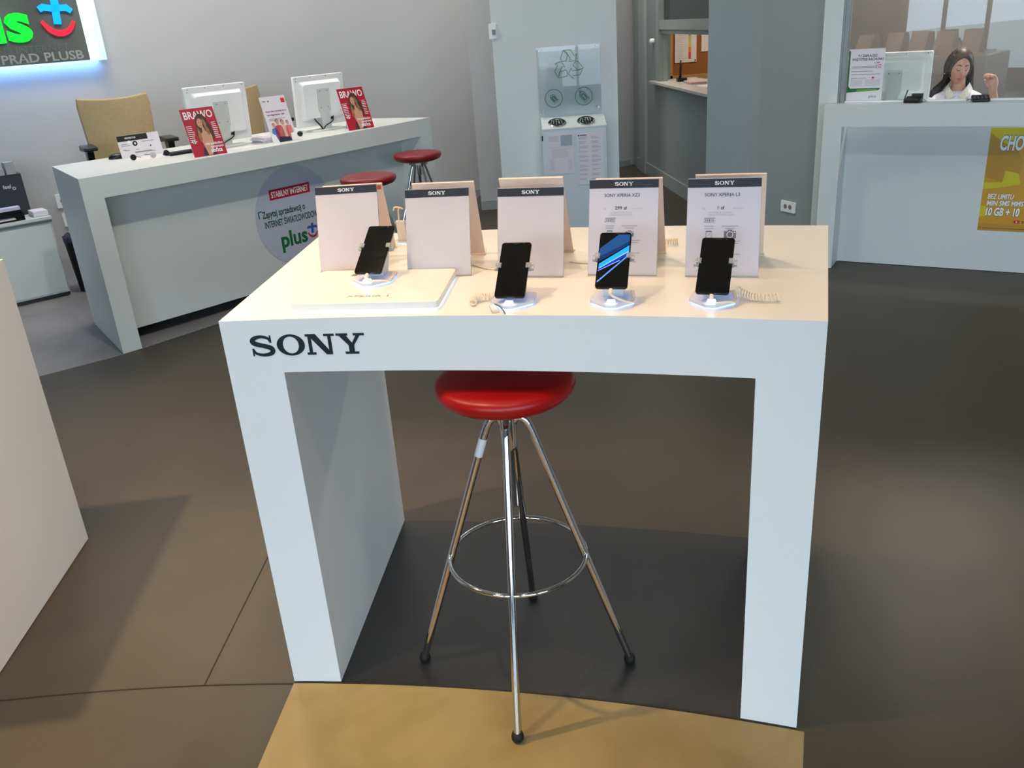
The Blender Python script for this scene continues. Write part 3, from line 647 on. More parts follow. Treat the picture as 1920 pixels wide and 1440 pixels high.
magazine('red magazine standing on the desk in front of the right monitor', -.948, 6.506, 40)

# leaflet with four people
M = Matrix.Translation((-1.405, 6.06, LZ)) @ Matrix.Rotation(radians(40), 4, 'Z') @ Matrix.Rotation(radians(-20), 4, 'X')
t = thing('leaflet_holder', 'upright white leaflet picturing four people between the two monitors', 'leaflet holder', M=M)
w, h = .185, .31
bm = BM(); box(bm, -w/2, w/2, 0, .003, .001, h); lf = obj('leaflet', bm, WPAP, t)
bm = BM(); text(bm, 'Nasze oferty sprawdzą się na', -.075, h-.105, .011, .15, 'L', -.0003, bold=.03); text(bm, 'wyciągnięcie ręki', -.075, h-.128, .011, .13, 'L', -.0003, bold=.03); obj('headline', bm, mat('plum_ink', (130, 50, 90), .6), lf)
bm = BM()
for k in range(2): box(bm, -.07, .05-k*.03, -.0006, -.0003, h-.152-k*.01, h-.149-k*.01)
box(bm, -.078, -.055, -.0006, -.0003, h-.034, h-.028); pry(bm, circ(-.035, h-.032, .006, 12), -.0003, -.0006); obj('fine_print', bm, GINK, lf)
bm = BM(); box(bm, .058, .085, -.0006, -.0003, h-.048, h-.018); obj('red_badge', bm, RED, lf)
def fig(cx, hz, s, top, skinc=_m['skin_print'] if 'skin_print' in _m else SKIN):
    y = -.0003
    bm = BM(); pry(bm, [(cx-.022*s, .002), (cx+.022*s, .002), (cx+.026*s, hz-.055*s), (cx+.02*s, hz-.022*s), (cx, hz-.016*s), (cx-.022*s, hz-.022*s), (cx-.028*s, hz-.055*s)], y, y-.0004); obj('printed_figure', bm, top, lf)
    bm = BM(); pry(bm, circ(cx, hz, .0105*s, 16, .0145*s), y-.0003, y-.0008); obj('printed_face', bm, skinc, lf)
    bm = BM(); pry(bm, circ(cx-.001, hz+.006*s, .0115*s, 16, .0125*s), y-.0002, y-.0006); obj('printed_hair', bm, mat('dark_hair_print', (40, 28, 28), .6), lf)
fig(.055, .125, .9, mat('coral_print', (222, 120, 120), .6)); fig(-.05, .115, .95, mat('blue_print', (70, 120, 190), .6)); fig(-.018, .135, 1.15, mat('red_print', (198, 62, 78), .6)); fig(.018, .128, 1.15, mat('salmon_print', (228, 168, 152), .6))
bm = BM(); pry(bm, [(-.045, .002), (.05, .002), (.045, .03), (-.035, .038)], -.0008, -.0013); obj('printed_jeans', bm, mat('navy_print', (28, 34, 58), .6), lf)
bm = BM(); pry(bm, [(-w/2, 0), (-.045, 0), (-.06, .05), (-w/2, .075)], -.004, -.002); obj('holder_pocket', bm, WHITE, t); bm = BM(); pry(bm, [(w/2, 0), (.05, 0), (.055, .05), (w/2, .06)], -.004, -.002); obj('holder_pocket', bm, WHITE, t)

# tabletop notice, puck-like stands, mouse, keyboard, paper stacks
M = Matrix.Translation((-2.295, 5.835, LZ)) @ Matrix.Rotation(radians(40), 4, 'Z') @ Matrix.Rotation(radians(-12), 4, 'X')
t = thing('tabletop_notice', 'low white notice with a black header in front of the left beige chair', 'sign', M=M)
bm = BM(); box(bm, -.13, .14, 0, .003, .001, .142); obj('sheet', bm, WPAP, t)
bm = BM(); box(bm, -.13, .065, -.0006, 0, .105, .141); hb = obj('header', bm, mat('black_header', (22, 20, 26), .5), t)
bm = BM(); text(bm, 'PROTECTOR', -.08, .118, .010, .07, 'L', -.0008, bold=.02); obj('lettering', bm, WINK, hb)
bm = BM(); pry(bm, circ(-.025, .085, .016, 20), -.0002, -.0006); pry(bm, circ(.07, .06, .005, 12), -.0002, -.0006); obj('round_logo', bm, INK, t)
bm = BM(); pry(bm, [(-.031, .089), (-.025, .092), (-.020, .090), (-.018, .083), (-.024, .077), (-.029, .083)], -.0006, -.0009)
pry(bm, circ(-.06, .098, .009, 14), -.0006, -.001); obj('logo_mark', bm, WINK, t)
bm = BM()
for k, (a, b, z) in enumerate(((-.11, -.075, .085), (-.115, -.06, .075), (-.1, -.07, .045), (-.03, -.01, .045), (-.04, .09, .025), (-.04, .07, .03), (-.11, -.09, .05), (.02, .1, .09))): box(bm, a, b, -.0005, -.0001, z, z+.0035)
obj('fine_print', bm, GINK, t)
bm = BM()
bmesh.ops.create_uvsphere(bm, u_segments=24, v_segments=12, radius=1)
for v in bm.verts: v.co = V((v.co.x*.055, v.co.y*.035, max(-.2, v.co.z)*.028+.0066))
m_ = obj('computer_mouse', bm, BLACK, smooth=True); m_.location = (-2.445, 5.80, LZ); m_.rotation_euler = (0, 0, radians(30)); tag(m_, 'black computer mouse at the left end of the far desk', 'mouse')
def disc(label, x, y, m, tail):
    t = thing('charm', label, 'trinket', (x, y, LZ), radians(40), 'round trinkets in front of the low notice')
    bm = BM(); pry(bm, circ(0, .0195, .0185, 24), -.004, .004); obj('disc', bm, m, t, bevel=.001)
    bm = BM(); tube(bm, [(.016, 0, .022), (.05, 0.01, .012) if tail > 0 else (-.05, .01, .03)], .0025, 8); obj('stem', bm, STEEL, t, smooth=True)
disc('black round trinket lying at the front edge under the low notice', -2.275, 5.63, BLACK, 1)
disc('pale grey round trinket with a stem right of the black one', -2.165, 5.675, mat('grey_disc', (190, 190, 198), .4), -1)
disc('dark small round trinket beside the left red magazine', -2.105, 5.745, mat('navy_disc', (30, 32, 40), .4), 1)
bm = BM(); box(bm, -.12, .13, -.06, .06, 0, .012); kb = thing('keyboard', 'black keyboard behind the left red magazine', 'keyboard', (-2.02, 5.83, LZ), radians(42))
obj('case', bm, BLACK, kb, bevel=.003); bm = BM()
for r in range(5):
    for c in range(14): box(bm, -.112+c*.0168, -.098+c*.0168, -.048+r*.019, -.032+r*.019, .012, .016)
obj('keys', bm, mat('key_grey', (40, 41, 44), .5), kb)['kind'] = 'stuff'
def sheet(name, label, x, y, z, deg, w, d, h, m, cat='paper', n=1, grp=None):
    bm = BM(); random.seed(int(abs(x)*999))
    for i in range(n):
        a = radians(random.uniform(-6, 6)) if n > 1 else 0; ox = random.uniform(-.01, .01) if n > 1 else 0
        c, s = cos(a), sin(a); P = [(c*q-s*r+ox, s*q+c*r) for q, r in ((-w/2, -d/2), (w/2, -d/2), (w/2, d/2), (-w/2, d/2))]
        prz(bm, P, h*i/n, h*(i+1)/n*.98)
    o = obj(name, bm, m); o.location = (x, y, z); o.rotation_euler = (0, 0, radians(deg)); return tag(o, label, cat, grp)
sheet('paper_stack', 'untidy stack of white papers between the left monitor and the leaflet', -1.535, 6.16, LZ, 48, .20, .16, .035, WPAP, 'papers', 7)
sheet('paper_sheet', 'white sheet lying below the left monitor on the desk', -1.70, 5.88, LZ, 40, .30, .13, .0015, WPAP)
sheet('paper_sheet', 'white sheet lying behind the right red magazine', -.98, 6.80, LZ, 38, .28, .12, .002, WPAP)
sheet('paper_sheet', 'pale sheet lying under the low notice and the trinkets', -2.2, 5.70, LZ, 42, .24, .15, .001, WPAP)
bm = BM(); bmesh.ops.create_uvsphere(bm, u_segments=16, v_segments=10, radius=.02)
for v in bm.verts: v.co.z = v.co.z*.9+.018
o = obj('desk_phone_handset', bm, BLACK, smooth=True); o.location = (-1.36, 6.33, LZ); tag(o, 'small dark round object between the leaflet and the right monitor', 'gadget')

# office chairs behind the desk
def office_chair(label, x, y, deg, top=1.40, w=.50):
    t = thing('office_chair', label, 'chair', (x, y, 0), radians(deg), 'beige office chairs behind the far desk')
    # back of the chair is on +y, the viewer side (-y) carries the seat
    N, K = 12, 12; F = []; B = []
    zb = .62
    def P(i, j, off):
        s = i/N*2-1; q = j/K; ww = w/2*(.80+.20*q**.7); x_ = s*ww; z_ = zb+(top-zb)*q
        if q > .93: x_ *= 1-.04*((q-.93)/.07)**2
        z_ += -.018*(1-s*s)*q*1.0; y_ = .20+.10*q-.055*(1-s*s)+off+.02*sin(q*pi); return (x_, y_, z_)
    bm = BM()
    f = [[bm.verts.new(P(i, j, 0)) for i in range(N+1)] for j in range(K+1)]; b = [[bm.verts.new(P(i, j, .045)) for i in range(N+1)] for j in range(K+1)]
    for j in range(K):
        for i in range(N): bm.faces.new((f[j][i], f[j][i+1], f[j+1][i+1], f[j+1][i])); bm.faces.new((b[j][i+1], b[j][i], b[j+1][i], b[j+1][i+1]))
    for j in range(K): bm.faces.new((f[j+1][0], b[j+1][0], b[j][0], f[j][0])); bm.faces.new((f[j][N], b[j][N], b[j+1][N], f[j+1][N]))
    for i in range(N): bm.faces.new((f[K][i], f[K][i+1], b[K][i+1], b[K][i])); bm.faces.new((f[0][i+1], f[0][i], b[0][i], b[0][i+1]))
    obj('backrest', bm, BEIGE, t, smooth=True, auto=50, bevel=.012, seg=3)
    bm = BM(); prz(bm, rrect(-.24, .24, -.26, .22, .07), .58, .65); obj('seat', bm, BEIGE, t, bevel=.015, seg=3)
    bm = BM(); tube(bm, [(0, 0, .06), (0, 0, .58)], .028, 14); obj('gas_column', bm, BLACK, t, smooth=True, auto=40)
    bm = BM()
    for k in range(5): a = 2*pi*k/5; tube(bm, [(0, 0, .1), (.27*cos(a), .27*sin(a), .065)], [.03, .016], 10)
    sb = obj('star_base', bm, BLACK, t, smooth=True, auto=40)
    for k in range(5):
        a = 2*pi*k/5; bm = BM(); lathe(bm, [(0, -.012), (.027, -.012), (.028, 0), (.027, .012), (0, .012)], 16, c=(.27*cos(a), .27*sin(a), .030), rot=Matrix.Rotation(pi/2, 3, 'X')); obj('caster', bm, RUB, sb, smooth=True, auto=50)
    for s in (-1, 1):
        bm = BM(); A = s*.27
        box(bm, A-.02, A+.02, -.03, .03, .62, 1.07); prx(bm, [(-.14, 1.075), (.12, 1.06), (.135, 1.075), (.12, 1.10), (-.14, 1.10)], A-.045, A+.045)
        prx(bm, [(-.05, .95), (.04, .95), (.07, 1.07), (-.08, 1.07)], A-.022, A+.022); box(bm, min(A, s*.2), max(A, s*.2), -.02, .02, .6, .63)
        obj('armrest', bm, BLACK, t, bevel=.006)
    return t
office_chair('beige high-backed office chair behind the left end of the far desk', -2.575, 6.36, 30)
office_chair('beige office chair mostly hidden behind the left monitor and the leaflet', -1.93, 7.22, 36, 1.36, .48)

# ------------------------------------------------------------------ wall sign and wall fittings
Msg = Matrix.Translation((-3.557, 6.802, 0)) @ Matrix.Rotation(radians(35), 4, 'Z')
t = thing('wall_sign', 'glossy dark wall sign with glowing green lettering and cool backlight', 'sign', M=Msg)
DG = mat('smoked_glass_panel', (96, 102, 100), .12, noise=.3, scale=2.2, coat=.6)
bm = BM(); box(bm, -1.3, .625, .0, .012, 1.642, 2.45); obj('panel', bm, DG, t)
bm = BM(); box(bm, -1.28, .70, .03, .06, 1.65, 2.42); obj('backlight', bm, mat('cool_backlight', (190, 220, 255), .3, emit=(140, 190, 255), es=11), t)
ICE = mat('lit_clear_edge', (205, 228, 232), .12, emit=(190, 225, 235), es=.55, noise=.25, scale=9)
bm = BM(); prz(bm, [(.625, .0), (.70, -.015), (.752, .02), (.752, .09), (.70, .09), (.70, .03)], 1.635, 2.45); obj('acrylic_edge', bm, ICE, t)
GRG = mat('green_glow', (0, 220, 40), .4, emit=(0, 225, 45), es=1.0, noise=0)
bm = BM(); text(bm, 'plus', .275, 1.812, .262, .72, 'R', -.012, bold=.035); box(bm, .2, .2005, -.012, -.0119, 1.9, 1.9005); obj('lettering', bm, GRG, t)
a, b = plus_marks(.462, 1.952, .262, -.012, th=.004); obj('blue_cross', a, mat('blue_glow', (0, 140, 245), .4, emit=(0, 145, 250), es=1.0, noise=0), t); obj('red_smile', b, mat('red_glow', (235, 25, 50), .4, emit=(240, 25, 50), es=1.0, noise=0), t)
bm = BM(); text(bm, 'TELEFON PRĄD INTERNET', .50, 1.725, .045, .95, 'R', -.002); obj('lettering', bm, mat('faint_grey_ink', (92, 100, 100), .5), t)
bm = BM(); text(bm, 'TELEWIZJA PRĄD PLUSB', .585, 1.657, .060, 1.10, 'R', -.002, bold=.02); obj('lettering', bm, mat('silver_ink', (150, 154, 152), .4), t)

def outlet(label, M, w=.08, h=.08, holes=1):
    t = thing('wall_socket', label, 'socket', M=M)
    bm = BM(); pry(bm, rrect(-w/2, w/2, -h/2, h/2, .006), -.012, .0); obj('cover_plate', bm, WHITE, t, bevel=.002)
    for k in range(holes):
        x = (k-(holes-1)/2)*.05; bm = BM(); pry(bm, circ(x, 0, .017, 18), -.0125, -.0118); obj('socket_well', bm, mat('socket_grey', (120, 120, 116), .6), t)
    return t
def wallM(tt, z, d=0): p = wallpt(tt, d); return Matrix.Translation((p[0], p[1], z)) @ Matrix.Rotation(radians(35), 4, 'Z')
outlet('upper white wall socket left of the far desk above the waste bin', wallM(.185, .625), .09, .11)
outlet('lower white wall socket just above the waste bin', wallM(.20, .475), .09, .11)

# low cabinet, box, tray on the left
Mc = Matrix.Translation((-3.305, 6.436, 0)) @ Matrix.Rotation(radians(39.7), 4, 'Z')
t = thing('low_cabinet', 'low white cabinet at the left edge behind the service desk', 'cabinet', M=Mc)
bm = BM(); box(bm, -.95, 0, .012, .36, .03, .585); obj('carcass', bm, LAM2, t, bevel=.002)
bm = BM(); box(bm, -.95, .0, .03, .36, .001, .03); obj('plinth', bm, mat('plinth_dark', (60, 62, 62), .6), t)
bm = BM(); box(bm, -.48, -.012, -.004, .011, .045, .555); dr = obj('door', bm, LAM2, t, bevel=.002)
bm = BM(); pry(bm, circ(-.405, .515, .012, 16), -.0075, -.003); obj('lock', bm, BLACK, dr)
bm = BM(); box(bm, -.95, .002, -.006, .0, .566, .580); obj('drip_groove', bm, mat('groove_grey', (110, 114, 112), .5), t)
bm = BM(); box(bm, -.95, .006, -.012, .37, .586, .61); obj('cabinet_top', bm, LAM2, t, bevel=.002)
bm = BM(); box(bm, -.10, 0, .03, .18, .612, .65); o = obj('white_box', bm, WPAP, M=Mc, bevel=.002); tag(o, 'small white box on the right end of the low cabinet', 'box')
t = thing('carton', 'dark grey open box with small white lettering on the low cabinet', 'box', M=Mc @ Matrix.Translation((-.155, .24, .611)))
bm = BM(); box(bm, -.42, .09, -.005, .12, 0, .30); obj('carton_body', bm, mat('slate_card', (44, 50, 58), .5), t, bevel=.003)
bm = BM(); text(bm, 'feel', -.052, .205, .027, .055, 'L', -.006, bold=.02); ribbon(bm, circ(.02, .200, .009, 12), .006, -.0052, closed=True); obj('lettering', bm, mat('pale_ink', (190, 190, 190), .5), t)
for k in range(6):
    M = Mc @ Matrix.Translation((-.50+k*.075, .28, .911)); bm = BM(); box(bm, -.03, .03, -.05, .05, .001, .05+.012*((k*7) % 4))
    o = obj('folded_leaflets', bm, mat('leaflet_dark' if k < 3 else 'leaflet_pale', (50, 56, 58) if k < 3 else (150, 152, 156), .6), M=M)
    tag(o, ('dark' if k < 3 else 'pale') + ' folded leaflets standing on top of the dark open box', 'leaflets', 'dark leaflets on the open box' if k < 3 else 'pale leaflets on the open box')
t = thing('document_tray', 'black document tray on the low cabinet at the left edge', 'tray', M=Mc @ Matrix.Translation((-.295, .06, .611)))
bm = BM(); box(bm, -.3, .13, -.06, .02, 0, .012); box(bm, -.3, -.29, -.06, .02, .01, .075); box(bm, .12, .13, -.06, .02, .01, .06); box(bm, -.3, .13, .01, .02, .01, .075); obj('tray_body', bm, BLACK, t)
bm = BM(); box(bm, -.29, .115, -.062, .005, .078, .1); o = obj('paper_sheets', bm, mat('lilac_paper', (196, 192, 214), .6), M=Mc @ Matrix.Translation((-.295, .06, .611)));
tag(o, 'pale lilac papers lying on the black document tray', 'papers')
bm = BM(); box(bm, -.27, .07, -.058, .005, .0125, .02); o = obj('paper_sheets', bm, WPAP, M=Mc @ Matrix.Translation((-.295, .06, .611))); tag(o, 'white papers inside the black document tray', 'papers')
# waste bin
t = thing('waste_bin', 'black waste bin with a bag between the low cabinet and the service desk', 'bin', (-3.185, 6.60, 0))
bm = BM(); lathe(bm, [(0, .002), (.115, .002), (.14, .42), (.135, .42), (.112, .012), (0, .012)], 32); obj('bucket', bm, mat('black_bin', (10, 10, 14), .6), t, smooth=True, auto=50)
bm = BM(); pr = [(.143+.004*sin(3*k), .385+.013*k) for k in range(4)] + [(.12, .43), (.10, .34)]; lathe(bm, pr, 32)
for v in bm.verts: v.co.z += .012*sin(9*atan2(v.co.y, v.co.x)); 
obj('bin_bag', bm, mat('grey_bag', (52, 52, 66), .3), t, smooth=True)
bm = BM(); tube(bm, crom([(-.06, -.05, .40), (-.05, -.03, .47), (0, -.02, .50), (.05, -.02, .46), (.09, -.03, .41)], 5), .004, 6); tube(bm, crom([(0, -.06, .40), (.03, -.03, .45), (.09, -.02, .42)], 5), .004, 6); obj('crumpled_wire', bm, BLACK, t, smooth=True)
bm = BM(); box(bm, -.05, .03, -.09, -.03, .39, .435); obj('crumpled_paper', bm, WPAP, t)

# ------------------------------------------------------------------ white pillar with recycling point
PY = 7.2
bm = BM(); box(bm, .047, 1.012, PY, PY+.45, 0, CEIL); struct('wall_pillar', bm, PILW)
t = thing('light_switch', 'small white switch at the left edge of the white pillar', 'switch', (.053, PY, 1.632))
bm = BM(); pry(bm, rrect(-.03, .03, -.055, .055, .006), -.012, -.0); obj('cover_plate', bm, WHITE, t, bevel=.002)
bm = BM(); box(bm, -.005, .022, -.022, -.012, -.025, .012); obj('rocker', bm, mat('switch_grey', (120, 128, 134), .4), t)
t = thing('acrylic_sign', 'clear acrylic plate with green recycling symbols above the collection box', 'sign', (.625, PY-.028, 0))
bm = BM(); pry(bm, [(-.245, .985), (.250, .985), (.250, 1.49), (-.245, 1.49)], 0, .005); obj('plate', bm, glass('sign_acrylic', (.985, .995, .99), 0, 1.42), t)
for x, z in ((-.222, 1.468), (.225, 1.475), (-.215, 1.012), (.225, 1.02)):
    bm = BM(); tube(bm, [(x, .028, z), (x, -.006, z)], .0085, 12); obj('stand_off', bm, STEEL, t, smooth=True, auto=40)
bm = BM(); c0 = V((0, 1.345))
for k in range(3):
    a = radians(-120*k+2); rot = lambda p: (c0.x+p[0]*.84*cos(a)-(p[1]*.84+.014)*sin(a), c0.y+p[0]*.84*sin(a)+(p[1]*.84+.014)*cos(a))
    A1 = [(-.070, .045), (-.062, .092), (-.040, .118), (.030, .118), (.062, .060), (.085, .078), (.068, .018), (.008, .018), (.026, .036), (.0, .082)]
    A2 = [(-.070, .045), (-.048, .024), (-.018, .024), (.0, .082), (-.04, .118)]
    ribbon(bm, [rot(p) for p in A1[3:8]+[A1[8], A1[9], (-.008, .096), (-.04, .118)]], .0055, -.0003, closed=True)
    ribbon(bm, [rot(p) for p in A2], .0055, -.0003, closed=True)
obj('recycling_arrows', bm, mat('sage_ink', (95, 140, 112), .5), t)
for cx, cz in ((-.126, 1.108), (.113, 1.108)):
    bm = BM(); ribbon(bm, circ(cx, cz, .068, 40), .0045, -.0003, closed=True)
    a = radians(-38); R = lambda p: (cx+p[0]*cos(-a)-p[1]*sin(-a), cz+p[0]*sin(-a)+p[1]*cos(-a))
    big = 1.25 if cx > 0 else 1
    Q = [(-.018, -.034), (.018, -.034), (.018, .018), (.009, .030), (-.009, .030), (-.018, .018)]; ribbon(bm, [R((p[0]*big, p[1]*big)) for p in Q], .005, -.0003, closed=True)
    ribbon(bm, [R((p[0]*big*.5, p[1]*big*.6-.003)) for p in Q], .009, -.0003, closed=True)
    if cx > 0: ribbon(bm, [R((-.006, .04)), R((-.006, .052)), R((.006, .052)), R((.006, .04))], .005, -.0003)
    obj('battery_pictogram' if cx < 0 else 'phone_pictogram', bm, mat('bottle_green_ink', (28, 110, 74), .5), t)
BY = PY-.19
t = thing('recycling_box', 'white collection box with two round openings under the acrylic sign', 'box', (.655, PY, 0))
bm = BM(); prz(bm, [(-.265, -.19), (.235, -.19), (.235, -.002), (-.265, -.002)], .002, .885); obj('box_body', bm, mat('box_white', (205, 214, 222), .5, noise=.01), t, bevel=.004)
bm = BM(); prx(bm, [(-.192, .885), (-.192, .895), (-.01, .965), (-.002, .965), (-.002, .885)], -.268, .238); obj('sloping_lid', bm, PILW, t)
for cx in (-.145, .085):
    M = Matrix.Translation((cx, -.115, .9265)) @ Matrix.Rotation(atan2(.07, .182), 4, 'X')
    bm = BM(); lathe(bm, [(.052, -.002), (.072, -.002), (.072, .006), (.066, .009), (.055, .006), (.052, -.002)], 36); rg = obj('opening_ring', bm, CHROME, t, smooth=True, auto=40, M=M)
    bm = BM(); lathe(bm, [(0, .0), (.053, .0), (.053, .0015), (0, .0015)], 36); obj('opening', bm, BLACK, rg, M=M)
    bm = BM()
    for k in range(5): tube(bm, [(-.05+k*.022, -.035+.01*(k % 2), .004), (-.045+k*.02, .035, .004)], .004, 6)
    obj('contents', bm, CHROME, rg, M=M)
bm = BM(); box(bm, -.275, -.265, -.15, -.13, .80, .84); obj('lock', bm, BLACK, t)
for (x0, x1, z1, hh) in ((-.235, -.03, .853, .31), (.0, .205, .845, .40)):
    bm = BM(); box(bm, x0, x1, -.1945, -.191, z1-hh, z1); pp = obj('notice_sheet', bm, WPAP, t)
    bm = BM()
    if x0 < 0:
        for k in range(5): box(bm, x0+.01, x0+.09, -.1952, -.1946, z1-.018-k*.009, z1-.015-k*.009)
        box(bm, x0+.005, x1-.005, -.1952, -.1946, z1-.105, z1-.103)
        for k in range(7): box(bm, x0+.03, x0+random.uniform(.15, .2), -.1952, -.1946, z1-.12-k*.010, z1-.118-k*.010)
        for k in range(9): box(bm, x0+.015, x0+.05, -.1952, -.1946, z1-.2-k*.010, z1-.198-k*.01); box(bm, x0+.16, x0+.19, -.1952, -.1946, z1-.2-k*.010, z1-.198-k*.01)
        b2 = BM(); box(b2, x0+.105, x1-.008, -.1952, -.1946, z1-.095, z1-.012); obj('grey_panel', b2, mat('panel_grey_ink', (160, 172, 186), .6), pp)
    else:
        for c in (0, 1):
            for k in range(10):
                z = z1-.03-k*.036
                for q in range(random.choice((2, 3))): box(bm, x0+.012+c*.1, x0+.012+c*.1+random.uniform(.04, .08), -.1952, -.1946, z-q*.0075, z-q*.0075+.003)
    obj('fine_print', bm, LINK, pp)
    if x0 >= 0:
        bm = BM(); box(bm, x0+.024, x0+.078, -.1952, -.1946, z1-.019, z1-.013); pry(bm, circ(x0+.014, z1-.016, .006, 12), -.1946, -.1952); obj('heading', bm, INK, pp)

# ------------------------------------------------------------------ passage with service window
S0 = V((1.69, 10.09)); SD = (V((1.815, 8.257))-S0).normalized()
def sw(y): return tuple(S0+SD*((y-S0.y)/SD.y))
def swall(y0, y1, z0, z1, th=.14, off=0):
    a = V(sw(y0)); b = V(sw(y1)); n = V((-SD.y, SD.x)); bm = BM()
    prz(bm, [tuple(a+n*off), tuple(b+n*off), tuple(b+n*(off+th)), tuple(a+n*(off+th))], z0, z1); return bm
struct('wall_side', swall(10.5, 9.42, 0, CEIL), WALLB); struct('wall_side', swall(9.42, 7.0, 0, 1.0), WALLB); struct('wall_side', swall(9.42, 7.0, 2.5, CEIL), WALLB)
struct('baseboard_side', swall(10.3, 7.0, 0, .13, .02, -.02), mat('blue_grey_skirting', (150, 158, 158), .5))
struct('trim_4', swall(10.12, 9.86, 0, CEIL, .03, -.03), mat('pale_trim', (156, 164, 162), .6))
FRM = mat('grey_window_frame', (150, 158, 154), .45)
bm = swall(9.42, 9.30, 1.0, 2.5, .06, -.015); w5 = struct('window_5', bm, FRM)
obj('transom', swall(9.30, 7.0, 1.515, 1.60, .1, -.01), FRM, w5); obj('lower_rail', swall(9.30, 7.0, 1.475, 1.513, .05, .01), FRM, w5)
obj('pane', swall(9.30, 7.0, 1.60, 2.5, .01, .04), mat('dark_window_glass', (46, 54, 52), .08), w5)
part(obj('sill', swall(9.5, 7.0, 1.0, 1.022, .5, -.07), mat('marble_grey', (190, 188, 184), .25), w5), 'pale stone counter sill of the hatch')
obj('jamb', swall(9.30, 9.26, 1.02, 1.475, .04, .03), FRM, w5)
k = V(sw(9.55)); bm = BM(); lathe(bm, [(0, 0), (.03, 0), (.03, .03), (.02, .045), (0, .045)], 18, c=(k.x-.0, k.y, 1.40), rot=Matrix.Rotation(-pi/2, 3, 'Y')); tag(obj('wall_sensor', bm, WHITE, smooth=True, auto=40), 'small round white sensor left of the service window', 'sensor')
# office behind the hatch
OFW = mat('cream_office_wall', (196, 186, 168), .8)
bm = BM(); box(bm, 1.75, 4.6, 10.62, 10.75, 0, CEIL); struct('wall_office', bm, OFW)
bm = BM(); box(bm, 4.5, 4.6, 7.6, 10.62, 0, CEIL); struct('wall_office', bm, OFW)
t = thing('notice_board', 'brown cork notice board with a pale wooden frame seen through the service window', 'notice board', (2.1, 10.6, 0))
bm = BM(); box(bm, .03, 1.4, -.012, .01, .98, 1.75); obj('cork', bm, CORK, t)
bm = BM(); box(bm, -.01, .03, -.025, .01, .94, 1.79); box(bm, -.075, -.05, -.025, .01, .9, 1.79); box(bm, -.01, 1.4, -.025, .01, .94, .98); box(bm, -.01, 1.4, -.025, .01, 1.75, 1.79); obj('frame', bm, WOOD, t)
t = thing('notice_sheet', 'white notice with a coloured scale pinned on the cork board', 'notice', (2.28, 10.58, 0))
bm = BM(); box(bm, -.125, .125, -.004, .002, 1.115, 1.473); sh = obj('sheet', bm, WPAP, t)
for q, (c, z0, z1) in enumerate((((150, 150, 150), 1.40, 1.44), ((190, 190, 110), 1.34, 1.40), ((220, 190, 100), 1.28, 1.34), ((220, 130, 90), 1.22, 1.28), ((200, 80, 70), 1.15, 1.22))):
    bm = BM(); box(bm, .03, .062, -.0048, -.004, z0, z1); obj('scale_band', bm, mat('scale_%d' % q, c, .6), sh)
bm = BM()
for q in range(16): box(bm, -.1, -.1+random.uniform(.06, .11), -.0048, -.004, 1.14+q*.019, 1.143+q*.019)
obj('fine_print', bm, LINK, sh)
bm = BM(); pry(bm, circ(-.11, 1.46, .007, 10), -.01, -.004); pry(bm, circ(.11, 1.135, .007, 10), -.01, -.004); obj('pin', bm, BLACK, sh)
bm = BM(); box(bm, 2.46, 2.62, 10.575, 10.586, 1.22, 1.47); tag(obj('notice_sheet', bm, WPAP), 'white notice cut off at the right of the service window', 'notice')
t = thing('office_desk', 'pale wooden desk behind the service window', 'desk', (2.9, 10.2, 0))
bm = BM(); box(bm, -.95, 1.2, -.35, .35, .90, .94); obj('desktop', bm, WOOD, t)
bm = BM(); box(bm, -.93, -.88, -.33, .33, 0, .9); box(bm, 1.1, 1.15, -.33, .33, 0, .9); obj('legs', bm, WOOD, t)
p = V(sw(9.0))+V((.16, 0)); t = thing('pen_stand', 'black pen stand with an upright pen on the hatch sill', 'pen stand', (p.x-.01, p.y+.08, 1.0215))
bm = BM(); box(bm, -.04, .05, -.05, .05, 0, .035); obj('base', bm, BLACK, t, bevel=.005); bm = BM(); tube(bm, [(-.01, 0, .03), (-.005, .0, .2)], [.014, .008], 10); obj('pen', bm, BLACK, t, smooth=True)
p = V(sw(8.25))+V((.2, 0)); sheet('paper_sheet', 'white papers lying on the hatch sill', p.x, p.y, 1.022, 10, .2, .28, .008, WPAP)
bm = BM(); tube(bm, crom([(p.x-.05, p.y-.3, 1.032), (p.x, p.y-.18, 1.04), (p.x+.08, p.y-.1, 1.034)], 5), .01, 8); tag(obj('stapler', bm, BLACK, smooth=True), 'black object lying beside the papers on the hatch sill', 'stapler')
p = V(sw(8.75))+V((.2, 0)); sheet('paper_stack', 'pinkish papers on the hatch sill', p.x, p.y, 1.022, 0, .16, .3, .02, mat('pinkish_paper', (196, 168, 156), .7))

# ------------------------------------------------------------------ column wall and cashier booth
wallrun('wall_column', [(1.88, 7.7), (1.62, 6.75), (1.80, 6.625), (1.90, 6.555), (1.945, 6.50), (1.97, 6.44), (2.19, 5.90)], .12, 0, CEIL, WALLB)
outlet('double wall socket low on the blue-grey column wall', Matrix.Translation((2.084, 6.160, .33)) @ Matrix.Rotation(radians(-67.8), 4, 'Z'), .15, .08, 2)
PD = V((.852, -.523)); PN = V((.523, .852)); P0 = V((2.123, 5.704))
PA = atan2(PD.y, PD.x); MP = Matrix.Translation((P0.x, P0.y, 0)) @ Matrix.Rotation(PA, 4, 'Z')
POST = mat('post_white', (206, 214, 212), .55)
bm = BM(); prz(bm, [(-.065, .13), (-.006, .13), (-.006, .26), (-.065, .26)], 0, CEIL); box(bm, -.006, .05, .13, .26, 1.064, CEIL); struct('trim_5', bm, POST, M=MP)
